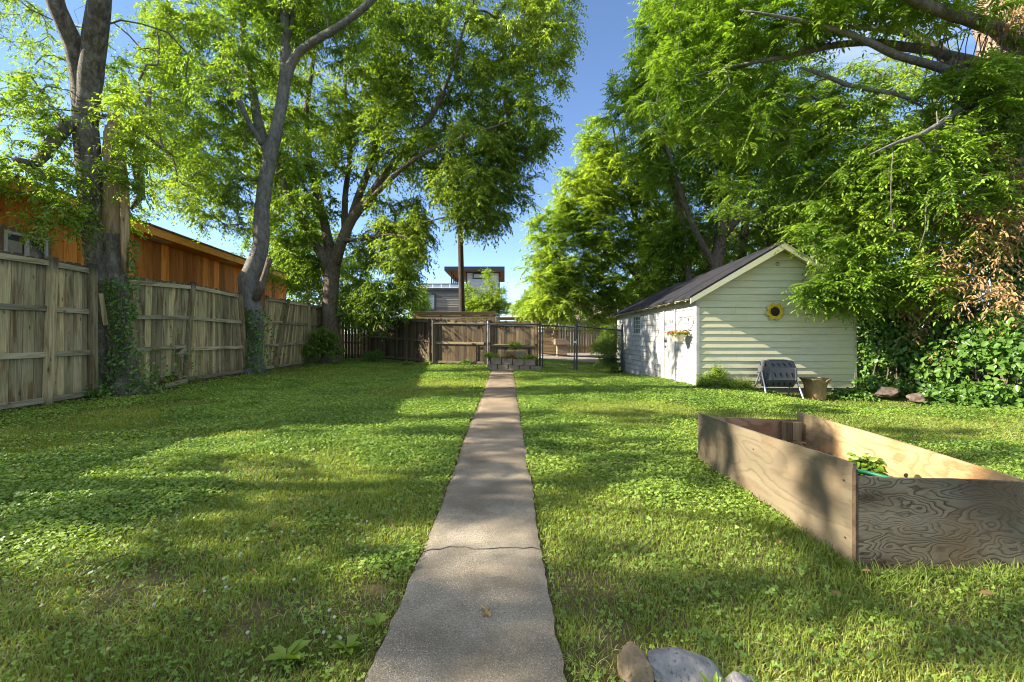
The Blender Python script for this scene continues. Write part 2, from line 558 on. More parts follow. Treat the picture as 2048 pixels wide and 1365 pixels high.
nt.links.new(bg.outputs[0], wo.inputs[0])

sl = bpy.data.lights.new('sun', 'SUN')
sl.energy = 5.0
sl.angle = math.radians(0.5)
sl.color = (1.0, 0.91, 0.77)
so = bpy.data.objects.new('sun', sl)
so.rotation_euler = Vector(SUN_DIR).to_track_quat('Z', 'Y').to_euler()
so.location = (-30, 0, 30)
COL.objects.link(so)

cam = bpy.data.cameras.new('camera')
cam.sensor_width = 36
cam.lens = F / 2048 * 36
cam.shift_x = (1024 - CX) / 2048
cam.shift_y = -(682.5 - CY) / 2048
cam.clip_end = 2000
co = bpy.data.objects.new('camera', cam)
co.location = (0, 0, H)
co.rotation_euler = (math.pi / 2, 0, 0)
COL.objects.link(co)
SC.camera = co
vs = SC.view_settings
vs.view_transform = 'Standard'
vs.look = 'None'
vs.gamma = 1.0
vs.exposure = 1.92
SC.render.engine = 'CYCLES'
cy = SC.cycles
cy.max_bounces = 7
cy.diffuse_bounces = 4
cy.glossy_bounces = 2
cy.transmission_bounces = 4
cy.transparent_max_bounces = 4
cy.caustics_reflective = False
cy.caustics_refractive = False
cy.use_denoising = True
cy.filter_width = 1.05

# ================================================================ ground
def build_ground():
    xs = np.concatenate([[-900, -200, -60, -25], np.arange(-14, 14.01, 0.28), [18, 25, 60, 200, 900]])
    ys = np.concatenate([[-300, -60, -15, -5], np.arange(-1, 26.01, 0.28), [30, 45, 80, 200, 900]])
    X, Y = np.meshgrid(xs, ys)
    Z = ground_z(X, Y)
    V = np.stack([X.ravel(), Y.ravel(), Z.ravel() - 0.012], 1)
    nx, ny = len(xs), len(ys)
    i, j = np.meshgrid(np.arange(nx - 1), np.arange(ny - 1))
    a = (j * nx + i).ravel()
    Fq = np.stack([a, a + 1, a + nx + 1, a + nx], 1)
    t = NT('lawn_soil')
    o = t.obj()
    f = t.noise(o, 3.0, 6, 0.65)
    f2 = t.noise(o, 45, 4, 0.7)
    col = t.ramp(f, [(0.3, (0.075, 0.066, 0.028)), (0.55, (0.11, 0.092, 0.042)), (0.75, (0.17, 0.125, 0.068))])
    col = t.mix(t.math('MULTIPLY', f2, 0.6), col, (0.05, 0.042, 0.018))
    m = t.done(t.pbr(col, 0.95, t.bump(f2, 0.6, 0.02), spec=0.1))
    tag(mesh_arrays('ground', V, [Fq], m, smooth=True), kind='structure', label='soil under the lawn and around the yard')


build_ground()


def path_edges(y):
    y = np.asarray(y, float)
    l = np.interp(y, [0.5, 1.57, 2.64, 4.2, 7, 10, 15.0], [-0.50, -0.475, -0.437, -0.44, -0.44, -0.43, -0.43])
    r = np.interp(y, [0.5, 1.57, 2.64, 4.2, 7, 10, 15.0], [0.225, 0.205, 0.20, 0.205, 0.215, 0.235, 0.25])
    jl = (n2(y, y * 0, 2.2, 11) - 0.5) * 0.03 + (n2(y, y * 0, 19, 12) - 0.5) * 0.014
    jr = (n2(y, y * 0 + 5, 2.2, 13) - 0.5) * 0.03 + (n2(y, y * 0 + 5, 19, 14) - 0.5) * 0.014
    return l + jl, r + jr


def build_path():
    t = NT('worn_concrete')
    o = t.obj()
    y = t.n('SeparateXYZ', {0: o}).outputs[1]
    f1 = t.noise(o, 2.6, 5, 0.6)
    f2 = t.noise(o, 105, 5, 0.85)
    f3 = t.noise(o, 230, 2, 0.6)
    vo = t.n('TexVoronoi', {'Vector': o, 'Scale': 120.0})
    grey = t.ramp(f1, [(0.3, (0.145, 0.122, 0.085)), (0.52, (0.225, 0.195, 0.142)), (0.72, (0.33, 0.292, 0.218))])
    tan = t.ramp(f1, [(0.3, (0.175, 0.118, 0.068)), (0.6, (0.26, 0.183, 0.112)), (0.75, (0.34, 0.252, 0.165))])
    col = t.mix(t.n('MapRange', {0: y, 1: 3.0, 2: 8.5}).outputs[0], grey, tan)
    col = t.mix(t.math('MULTIPLY', t.ramp(f2, [(0.38, (1, 1, 1)), (0.54, (0, 0, 0))]), 0.8), col, (0.075, 0.058, 0.04))
    col = t.mix(t.math('MULTIPLY', t.ramp(f3, [(0.56, (0, 0, 0)), (0.66, (1, 1, 1))]), 0.75), col, (0.50, 0.44, 0.34))
    st = t.noise(o, 1.1, 4, 0.6)
    col = t.mix(t.math('MULTIPLY', t.ramp(st, [(0.44, (0, 0, 0)), (0.6, (1, 1, 1))]), 0.7), col, (0.11, 0.09, 0.063))
    m = t.done(t.pbr(col, 0.9, t.bump(t.math('ADD', t.math('MULTIPLY', f2, 1.0), t.math('MULTIPLY', vo.outputs['Distance'], 0.6)), 0.7, 0.004), spec=0.2))
    mb = MB()
    joints = [0.4, 2.475, 6.2, 9.9, 12.6, 15.0]
    wide = [0, 0.007, 0.004, 0.004, 0.004, 0]
    for k in range(len(joints) - 1):
        y0, y1 = joints[k], joints[k + 1]
        ny = int((y1 - y0) / 0.05) + 2
        u = np.linspace(0, 1, 15)
        ja0 = (n2(u, u * 0 + k, 9, 21) - 0.5) * 0.05 + (n2(u, u * 0 + k, 30, 22) - 0.5) * 0.022
        k1 = k + 1
        ja1 = (n2(u, u * 0 + k1, 9, 21) - 0.5) * 0.05 + (n2(u, u * 0 + k1, 30, 22) - 0.5) * 0.022
        if k == 0:
            ja0 = ja0 * 0
        if k1 == len(joints) - 1:
            ja1 = ja1 * 0
        a0 = 0.3 if k != 1 else 1.0
        a1 = 0.3 if k1 != 1 else 1.0
        V = []
        for v in np.linspace(0, 1, ny):
            yy = y0 + (y1 - y0) * v
            l, r = path_edges(np.array([yy]))
            l, r = float(l[0]), float(r[0])
            for q, uu in enumerate(u):
                x = l + (r - l) * uu
                d = ja0[q] * a0 * (1 - v) ** 8 + ja1[q] * a1 * v ** 8 + (wide[k] * (1 - v) ** 30 - wide[k1] * v ** 30)
                z = 0.022 + 0.006 * math.sin(yy * 0.9 + k) + (0.005 if k == 1 else 0.0)
                if q in (0, 14):
                    z -= 0.012
                V.append((x, yy + d, z))
        n = 15
        Fq = [(j * n + i, j * n + i + 1, (j + 1) * n + i + 1, (j + 1) * n + i) for j in range(ny - 1) for i in range(n - 1)]
        b = len(V)
        rim = [i for i in range(n)] + [j * n + n - 1 for j in range(1, ny)] + [(ny - 1) * n + i for i in range(n - 2, -1, -1)] + [j * n for j in range(ny - 2, 0, -1)]
        V += [(V[i][0], V[i][1], -0.12) for i in rim]
        R = len(rim)
        Fq += [(rim[i], b + i, b + (i + 1) % R, rim[(i + 1) % R]) for i in range(R)]
        mb.add(V, Fq)
    tag(mb.build('path', m, smooth=40), kind='structure', label='narrow worn concrete garden path')


build_path()

# the gravel alley beyond the gate
def build_gravel():
    xs = np.arange(0.9, 9.01, 0.3)
    ys = np.arange(20.4, 27.7, 0.4)
    X, Y = np.meshgrid(xs, ys)
    Z = ground_z(X, Y) + 0.01 + 0.03 * (n2(X, Y, 3, 9).reshape(X.shape))
    nx = len(xs)
    i, j = np.meshgrid(np.arange(nx - 1), np.arange(len(ys) - 1))
    a = (j * nx + i).ravel()
    t = NT('pale_gravel')
    o = t.obj()
    vo = t.n('TexVoronoi', {'Vector': o, 'Scale': 18.0})
    col = t.ramp(vo.outputs['Color'], [(0.2, (0.16, 0.135, 0.11)), (0.8, (0.34, 0.30, 0.25))])
    m = t.done(t.pbr(col, 0.9, t.bump(vo.outputs['Distance'], 0.8, 0.03)))
    tag(mesh_arrays('gravel', np.stack([X.ravel(), Y.ravel(), Z.ravel()], 1), [np.stack([a, a + 1, a + nx + 1, a + nx], 1)], m), kind='structure', label='pale gravel alley beyond the gate')


build_gravel()


# ================================================================ lawn
def lawn_mask(x, y):
    l, r = path_edges(y)
    ok = ~((x > l - 0.004) & (x < r + 0.004) & (y < 15.0))
    ok &= ~((x > 4.2) & (x < 7.75) & (y > 9.99) & (y < 17.1))
    ok &= ~((x > 1.79) & (x < 2.78) & (y > 2.3) & (y < 4.27))
    ok &= (x > -7.72) & (x < 10.5)
    ok &= y < 21.0
    yb = np.interp(x, [-7.7, -6.45, -2.8, 1.25, 1.3, 11], [20.5, 21.3, 17.6, 16.2, 20.6, 20.6])
    ok &= y < yb
    ok &= ~((x > -0.65) & (x < 1.2) & (y > 14.95) & (y < 16.0))
    ok &= ~((x < -6.9) & (y > 8.2) & (y < 9.8) & (n2(x, y, 3, 44) > 0.35))
    # thin bare ground against the fence, under the trees and in worn spots
    bare = ss(-6.6, -7.6, x) * 0.8
    for bx, by, br in ((0.38, 2.15, 0.24), (-0.62, 2.1, 0.14), (0.45, 1.75, 0.2), (6.4, 9.2, 0.5), (7.6, 8.3, 0.7), (-1.05, 1.95, 0.16), (-1.75, 2.2, 0.22), (-7.2, 13.2, 0.9), (0.5, 1.55, 0.12)):
        bare = np.maximum(bare, 0.85 * np.exp(-((x - bx) ** 2 + (y - by) ** 2) / br ** 2))
    edge = np.minimum(np.abs(x - l), np.abs(x - r))
    bare = np.maximum(bare, 0.6 * np.exp(-(edge / (0.012 + 0.05 * n2(x, y, 2.6, 48) ** 2)) ** 2) * (y < 15))
    bare = np.maximum(bare, 0.75 * np.exp(-((y - 10.95 - 0.1 * np.sin(x * 2)) / 0.12) ** 2) * (x > 0.2) * (x < 5))
    rr = np.random.RandomState(91).rand(len(x))
    return ok & (rr > bare)


def lawn_points(zones, seed, mul=1.0):
    r = np.random.RandomState(seed)
    ox, oy = [], []
    for d0, d1, rho in zones:
        hw = min(d1, 10.6)
        area = 2 * hw * (d1 + 0.5)
        n = int(area * rho * mul)
        x = (r.rand(n) * 2 - 1) * hw
        y = r.rand(n) * (d1 + 0.5) - 0.5 + (0.9 if d0 < 1.1 else 0)
        d = np.hypot(x, y)
        k = (d >= d0) & (d < d1) & (y > 0.9) & (np.abs(x) < 1.35 * y + 1.2)
        x, y = x[k], y[k]
        m = lawn_mask(x, y)
        ox.append(x[m])
        oy.append(y[m])
    return np.concatenate(ox), np.concatenate(oy)


def clover_amount(x, y):
    a = n2(x, y, 0.55, 31) * 0.6 + n2(x, y, 1.7, 32) * 0.4
    a = a + 0.16 * ss(-1.5, -3.5, x) + 0.13 * ss(6.5, 9, y) * ss(0, 1.5, x)
    return ss(0.42, 0.62, a)


def dry_amount(x, y):
    a = n2(x, y, 0.9, 41) * 0.55 + n2(x, y, 3.1, 42) * 0.45
    a = a + 0.10 * ss(3.5, 1.5, y)
    for bx, by, br in ((0.55, 2.6, 0.5), (-0.65, 4.5, 0.8), (0.9, 1.9, 0.5), (-1.6, 2.1, 0.35), (-0.75, 2.1, 0.3), (5.5, 6.5, 1.5)):
        a = a + 0.18 * np.exp(-((x - bx) ** 2 + (y - by) ** 2) / br ** 2)
    return ss(0.55, 0.78, a)


def build_grass():
    x, y = lawn_points([(0.9, 2.6, 12500), (2.6, 4, 9500), (4, 6, 6000), (6, 9, 3400), (9, 13, 1800), (13, 23, 950)], 5)
    r = np.random.RandomState(6)
    n = len(x)
    cl = clover_amount(x, y)
    k = r.rand(n) > cl * 0.62
    x, y, cl = x[k], y[k], cl[k]
    n = len(x)
    d = np.hypot(x, y)
    sc = (np.maximum(d, 2.2) / 2.2) ** 0.5
    dry = dry_amount(x, y)
    clump = n2(x, y, 4.5, 51)
    h = (0.012 + 0.020 * r.rand(n) ** 1.3 + 0.012 * clump) * sc ** 0.35
    tall = r.rand(n) < 0.012
    h = np.where(tall, h * 1.8, h)
    # longer uncut grass against fence, shed, bed and path
    nearbed = ((x > 1.55) & (x < 1.82) & (y > 2.1) & (y < 4.4)) | ((x > 1.75) & (x < 2.9) & (y > 2.12) & (y < 2.33))
    nearwall = ((x > 4.0) & (x < 4.25) & (y > 10)) | ((x > 4.2) & (x < 7.8) & (y > 9.75) & (y < 10)) | (x < -7.45)
    h = np.where((nearbed | nearwall) & (r.rand(n) < 0.5), h * 1.9, h)
    drysel = r.rand(n) < (0.05 + 0.34 * dry)
    h = np.where(drysel, h * 0.6, h)
    w_ = 0.0018 * sc * (0.7 + 0.7 * r.rand(n))
    az = r.rand(n) * 2 * np.pi + 0.0
    lean = h * (0.25 + 1.15 * r.rand(n)) * np.where(drysel, 2.6, 1.0)
    ld = np.stack([np.cos(az), np.sin(az), np.zeros(n)], 1)
    fa = az + np.pi / 2 + (r.rand(n) - 0.5) * 1.2
    sd = np.stack([np.cos(fa), np.sin(fa), np.zeros(n)], 1)
    b = np.stack([x, y, ground_z(x, y) - 0.008], 1)
    up = np.array([0, 0, 1.0])
    mid = b + ld * (lean * 0.35)[:, None] + up * (h * 0.62)[:, None]
    tip = b + ld * lean[:, None] + up * h[:, None]
    W = w_[:, None]
    V = np.stack([b - sd * W, b + sd * W, mid + sd * W * 0.8, mid - sd * W * 0.8, tip], 1).reshape(-1, 3)
    i = np.arange(n) * 5
    q = np.stack([i, i + 1, i + 2, i + 3], 1)
    t3 = np.stack([i + 3, i + 2, i + 4], 1)
    base = 0.28 + 0.42 * n2(x, y, 1.3, 61) + 0.28 * (r.rand(n) - 0.5)
    isdry = drysel
    ti = np.where(isdry, 0.84 + 0.16 * r.rand(n), np.clip(base, 0, 0.78))
    ti = np.clip(ti, 0, 1)
    T = np.repeat(ti, 5)
    tag(mesh_arrays('grass', V, [q, t3], GRASS, tint=T), kind='stuff', label='mown green lawn grass with dry straw patches')


def build_clover():
    x, y = lawn_points([(0.9, 2.6, 12000), (2.6, 4, 9500), (4, 6, 6200), (6, 9, 3900), (9, 13, 2200), (13, 23, 900)], 15)
    r = np.random.RandomState(16)
    cl = clover_amount(x, y)
    k = r.rand(len(x)) < (0.10 + 0.9 * cl)
    x, y, cl = x[k], y[k], cl[k]
    n = len(x)
    d = np.hypot(x, y)
    sc = (np.maximum(d, 2.6) / 2.6) ** 0.5
    R = (0.0046 + 0.0050 * r.rand(n) ** 1.5) * sc
    R = np.where(r.rand(n) < 0.03, R * 1.5, R)
    z = ground_z(x, y) + 0.006 + (0.006 + 0.032 * r.rand(n)) * (0.5 + 0.8 * cl) * (0.7 + 0.6 * n2(x, y, 5, 71))
    c = np.stack([x, y, z], 1)
    nv = nrm(np.stack([r.randn(n) * 0.42, r.randn(n) * 0.42, np.ones(n)], 1))
    a = nrm(np.cross(nv, np.stack([r.randn(n), r.randn(n), r.randn(n)], 1)))
    b = np.cross(nv, a)
    ti = np.clip(0.15 + 0.5 * n2(x, y, 1.9, 72) + 0.55 * (r.rand(n) - 0.3), 0, 0.93)
    ti = np.where(r.rand(n) < 0.006, 1.0, np.minimum(ti, 0.86))
    Vs, Fs, Ts, base = [], [], [], 0
    near = d < 5.0
    tri = near & (r.rand(n) < 0.6)
    # three leaflets
    for sel, lob in ((tri, 3), (~tri, 1)):
        C, A, B, N_, RR, TT = c[sel], a[sel], b[sel], nv[sel], R[sel], ti[sel]
        m = len(C)
        for j in range(lob):
            th = 2 * np.pi * j / 3
            if lob == 3:
                o = C + (A * np.cos(th) + B * np.sin(th)) * RR[:, None] * 0.85
                rr = RR * 0.78
                tilt = N_ * (RR * 0.28)[:, None]
            else:
                o, rr, tilt = C, RR, N_ * (RR * 0.22)[:, None]
            ring = []
            for q in range(6):
                t2 = 2 * np.pi * q / 6 + th
                rad = rr * (0.75 if (lob == 1 and q == 0) else 1.0)
                ring.append(o + (A * np.cos(t2) + B * np.sin(t2)) * rad[:, None] + (tilt if q % 3 == 1 else -tilt * 0.6))
            V = np.stack(ring, 1).reshape(-1, 3)
            Vs.append(V)
            i = base + np.arange(m)[:, None] * 6
            Fs.append(i + np.arange(6)[None, :])
            Ts.append(np.repeat(TT, 6))
            base += m * 6
    tag(mesh_arrays('clover', np.concatenate(Vs), [np.concatenate(Fs)], CLOVER, tint=np.concatenate(Ts)), kind='stuff', label='clover and ground ivy spread through the lawn')


build_grass()
build_clover()
# ================================================================ fences
def board_bay(fence, b0, t0, b1, t1, seed, mat_b, mat_r, rails, nrm_side, pitch=0.145, gap=0.007, rail_h=0.09, post_gap=0.045, jit=0.02, dog=0.03, skip=(), shorten=None):
    """upright boards from post 0 to post 1 with rails on the side nrm_side; b / t are the foot and head of the two posts"""
    r = np.random.RandomState(seed)
    b0, t0, b1, t1 = [np.array(v, float) for v in (b0, t0, b1, t1)]
    L = np.linalg.norm(b1 - b0)
    n = max(2, int(round(L / pitch)))
    nv = np.array(nrm_side, float)
    mb = MB()
    for i in range(n):
        g = gap * (0.3 + 1.6 * r.rand() ** 2) / L
        u0, u1 = i / n + g / 2, (i + 1) / n - g / 2
        lo = r.uniform(0.0, 0.03)
        hi = r.uniform(-jit, jit)
        if i in skip:
            continue
        B0, B1 = b0 + (b1 - b0) * u0, b0 + (b1 - b0) * u1
        T0, T1 = t0 + (t1 - t0) * u0, t0 + (t1 - t0) * u1
        tw = r.uniform(-0.006, 0.006)
        off = -nv * (0.012 + r.uniform(0, 0.006))
        U0, U1 = nrm(T0 - B0), nrm(T1 - B1)
        T0, T1 = T0 + U0 * hi, T1 + U1 * hi
        B0, B1 = B0 + U0 * lo, B1 + U1 * lo
        if shorten and i in shorten:
            B0, B1 = B0 + U0 * shorten[i], B1 + U1 * shorten[i]
        e = nrm(T1 - T0)
        poly = [B0 + off, B1 + off + nv * tw, T1 + off - U1 * dog + nv * tw, T1 + off - e * dog, T0 + off + e * dog, T0 + off - U0 * dog]
        mb.t = r.rand()
        mb.prism(poly, -nv * 0.017)
    mb.build('board_panel', mat_b, fence)
    for h in rails:
        q = MB()
        q.t = r.rand()
        p0, p1 = b0 + (t0 - b0) * h, b1 + (t1 - b1) * h
        e = nrm(p1 - p0)
        q.bar(p0 + e * (post_gap + 0.002) + nv * 0.0145, p1 - e * (post_gap + 0.002) + nv * 0.0145 + np.array([0, 0, r.uniform(-0.02, 0.02)]), 0.04, rail_h)
        q.build('rail', mat_r, fence, bevel=0.004)


def post(fence, b, t, nv, mat, w=0.092, up=0.03):
    q = MB()
    q.t = np.random.RandomState(int(abs(b[1]) * 100)).rand()
    b, t = np.array(b, float), np.array(t, float)
    d = nrm(t - b)
    o = np.array(nv) * 0.044
    q.bar(b + o - d * 0.25, t + o + d * up, w, w, up=nv)
    q.build('post', mat, fence, bevel=0.006)


FX = -7.7
NV = (1.0, 0, 0)
def fy(px):
    return -FX * F / (CX - px)


RL = (0.965, 0.655, 0.345, 0.035)
def left_fence():
    # near run, up to the forked tree
    A = [((FX, 0.2, 0), (FX, 0.2, 2.46)), ((FX, 2.75, 0), (FX, 2.75, 2.46)), ((FX, 5.2, 0), (FX, 5.2, 2.46)), ((FX, 7.62, 0.0), (FX, 7.70, 2.46)), ((FX, 8.46, 0.0), (FX, 8.44, 2.46))]
    f = thing('wooden_fence', 'tall grey board fence in front of the orange house window', 'fence', (FX, 7.6, 0), 'weathered boundary fences')
    for k in range(len(A) - 1):
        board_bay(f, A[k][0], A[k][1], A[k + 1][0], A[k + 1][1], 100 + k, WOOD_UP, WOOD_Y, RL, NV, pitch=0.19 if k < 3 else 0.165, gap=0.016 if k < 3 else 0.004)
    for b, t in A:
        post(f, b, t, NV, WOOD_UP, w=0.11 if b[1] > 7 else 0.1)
    # middle run between the forked tree and the leaning grey tree
    f = thing('wooden_fence', 'sagging board fence with broken rails between two tree trunks', 'fence', (FX, 11, 0), 'weathered boundary fences')
    B = [((FX - 0.03, 9.32, 0.0), (FX - 0.03, 9.30, 2.36)), ((FX, 10.9, 0.0), (FX + 0.03, 11.13, 2.42)), ((FX, 13.5, 0.0), (FX, 13.15, 2.36))]
    board_bay(f, B[0][0], B[0][1], B[1][0], B[1][1], 111, WOOD_UP, WOOD_Y, (0.955, 0.65, 0.36), NV, pitch=0.14, gap=0.009, shorten={0: 0.25, 1: 0.18, 6: 0.12, 7: 0.2, 8: 0.28, 9: 0.2, 10: 0.1}, skip=())
    board_bay(f, B[1][0], B[1][1], B[2][0], B[2][1], 112, WOOD_UP, WOOD_Y, (0.965, 0.65, 0.34, 0.04), NV, pitch=0.14, gap=0.009)
    for b, t in B[1:]:
        post(f, b, t, NV, WOOD_UP)
    # crooked run behind the leaning grey tree
    f = thing('wooden_fence', 'crooked board fence with a steeply leaning post, up to the rough brown tree', 'fence', (FX, 16, 0), 'weathered boundary fences')
    C = [((FX, 14.25, 0.0), (FX, 14.62, 2.38)), ((FX, 15.13, 0.0), (FX, 16.1, 2.38)), ((FX, 17.9, 0.02), (FX, 17.75, 2.36)), ((FX, 19.2, 0.03), (FX, 19.2, 2.34))]
    for k in range(3):
        board_bay(f, C[k][0], C[k][1], C[k + 1][0], C[k + 1][1], 121 + k, WOOD_UP, WOOD_Y, RL, NV, pitch=0.14, gap=0.009)
    for b, t in C:
        post(f, b, t, NV, WOOD_UP)
    # far corner run
    f = thing('wooden_fence', 'short darker board fence between the rough brown tree and the yard corner', 'fence', (-7.0, 21, 0), 'weathered boundary fences')
    D = [((FX, 19.3, 0.03), (FX, 19.3, 2.3)), ((-7.62, 21.2, 0.0), (-7.62, 21.2, 2.25)), ((-6.5, 21.75, 0.0), (-6.5, 21.75, 2.15))]
    n1 = nrm(np.array([0.55, -1.12, 0]))
    board_bay(f, D[0][0], D[0][1], D[1][0], D[1][1], 131, WOOD_UP, WOOD_Y, RL, NV, pitch=0.14, gap=0.009)
    board_bay(f, D[1][0], D[1][1], D[2][0], D[2][1], 132, WOOD_BACK, WOOD_X, RL[:3], n1, pitch=0.14, gap=0.009)
    post(f, D[1][0], D[1][1], NV, WOOD_UP)
    post(f, D[2][0], D[2][1], n1, WOOD_BACK)


left_fence()


def back_fence():
    spec = [(((-6.42, 21.7, 0.0), (-6.42, 21.7, 2.0)), ((-2.9, 17.75, 0.0), (-2.9, 17.75, 1.74)), 'back fence of brown boards beneath the grey clad house', (0.955, 0.52, 0.07)),
            (((-2.72, 17.5, 0.0), (-2.72, 17.5, 1.74)), ((-0.72, 16.9, 0.0), (-0.72, 16.9, 1.68)), 'back fence of gapped brown boards in front of the utility pole', (0.92, 0.48, 0.06)),
            (((-0.56, 16.85, 0.0), (-0.56, 16.85, 1.66)), ((1.14, 16.35, 0.0), (1.14, 16.35, 1.60)), 'back fence of gapped brown boards behind the cinder block planter', (0.92, 0.46, 0.06))]
    for k, ((b0, t0), (b1, t1), lab, rails) in enumerate(spec):
        d = nrm(np.array(b1) - np.array(b0))
        nv = np.array([d[1], -d[0], 0])
        f = thing('board_fence', lab, 'fence', b0, 'brown back fence runs')
        L = np.linalg.norm(np.array(b1) - np.array(b0))
        if k == 0:
            bm_, tm_ = (np.array(b0) + b1) / 2, (np.array(t0) + t1) / 2
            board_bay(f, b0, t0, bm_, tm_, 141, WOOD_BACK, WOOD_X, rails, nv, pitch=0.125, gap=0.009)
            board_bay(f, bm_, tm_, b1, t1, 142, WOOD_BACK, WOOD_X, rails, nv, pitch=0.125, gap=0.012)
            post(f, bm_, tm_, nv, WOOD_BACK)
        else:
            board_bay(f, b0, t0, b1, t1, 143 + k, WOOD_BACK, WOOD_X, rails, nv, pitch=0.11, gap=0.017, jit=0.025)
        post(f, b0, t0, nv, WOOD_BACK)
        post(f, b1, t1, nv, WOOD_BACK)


back_fence()


def chain_mesh(mb, a, b, z0, z1, pitch=0.062, r=0.0019):
    """diamond wire between two ground points"""
    a, b = np.array(a, float), np.array(b, float)
    L = np.linalg.norm(b[:2] - a[:2])
    h = z1 - z0
    d = (b - a) / L
    n = int((L + h) / pitch)
    for s in (1, -1):
        for k in range(n):
            u = k * pitch - h
            pts = []
            v0, v1 = max(0, -u), min(h, L - u)
            if v1 <= v0:
                continue
            for v in (v0, v1):
                x = u + v
                z = z0 + v if s == 1 else z1 - v
                q = a + d * x
                pts.append((q[0], q[1], z + q[2]))
            mb.tube(pts, r, 3, cap=False)


def chain_link():
    f = thing('chain_link_fence', 'low chain link fence with dark top pipe along the brown back fence', 'fence', (-2.3, 16.4, 0))
    A, B, C = np.array([-2.66, 16.85, 0]), np.array([-0.62, 16.3, 0]), np.array([1.2, 15.6, 0])
    for p, h in ((A, 1.62), (B, 1.58), (C, 1.56)):
        m = MB()
        m.tube([p + [0, 0, -0.2], p + [0, 0, h]], 0.032, 10)
        m.lathe(p + [0, 0, h], [(0.036, 0), (0.036, 0.02), (0.02, 0.045), (0.001, 0.055)], 10)
        m.build('post', STEEL if p is B else DARKSTEEL, f, smooth=40)
    m = MB()
    m.tube([A + [0, 0, 1.56], B + [0, 0, 1.52], C + [0, 0, 1.50]], 0.03, 8)
    m.build('top_rail', DARKSTEEL, f, smooth=60)
    m = MB()
    chain_mesh(m, A + [0, -0.03, 0], B + [0, -0.03, 0], 0.03, 1.5)
    chain_mesh(m, B + [0, -0.03, 0], C + [0, -0.03, 0], 0.03, 1.47)
    m.build('wire_mesh', DARKSTEEL, f)
    # gate
    g = thing('chain_link_gate', 'narrow chain link garden gate beside the cinder block planter', 'gate', (1.3, 15.58, -0.05))
    a, b = np.array([1.29, 15.57, -0.02]), np.array([2.36, 15.5, -0.1])
    m = MB()
    z0, z1 = 0.06, 1.5
    for p in (a, b):
        m.tube([p + [0, 0, z0], p + [0, 0, z1]], 0.021, 8)
    for z in (z0, 0.52, z1):
        m.tube([a + [0, 0, z], b + [0, 0, z]], 0.018, 8)
    m.build('gate_frame', DARKSTEEL, g, smooth=50)
    m = MB()
    chain_mesh(m, a, b, z0, z1)
    m.build('wire_mesh', DARKSTEEL, g)
    for z in (0.35, 1.2):
        m = MB()
        m.box(a + [-0.035, 0, z], (0.07, 0.05, 0.04))
        m.build('hinge', DARKSTEEL, g)
    m = MB()
    m.box(b + [0.03, -0.03, 1.0], (0.09, 0.03, 0.05))
    m.tube([b + [0.06, -0.05, 0.92], b + [0.06, -0.05, 1.1]], 0.008, 6)
    m.build('latch', STEEL, g)
    f = thing('chain_link_fence', 'chain link fence panel between the gate and the white shed', 'fence', (2.5, 15.5, -0.1))
    a, b = np.array([2.44, 15.5, -0.12]), np.array([4.1, 15.9, -0.2])
    for p in (a, b):
        m = MB()
        m.tube([p + [0, 0, -0.2], p + [0, 0, 1.66]], 0.036, 10)
        m.lathe(p + [0, 0, 1.66], [(0.04, 0), (0.04, 0.02), (0.02, 0.05), (0.001, 0.06)], 10)
        m.build('post', DARKSTEEL, f, smooth=40)
    m = MB()
    m.tube([a + [0, 0, 1.56], b + [0, 0, 1.5]], 0.024, 8)
    m.tube([a + [0, 0, 0.55], b + [0, 0, 0.5]], 0.018, 8)
    m.build('top_rail', DARKSTEEL, f, smooth=60)
    m = MB()
    chain_mesh(m, a, b, 0.05, 1.55)
    m.build('wire_mesh', DARKSTEEL, f)


chain_link()


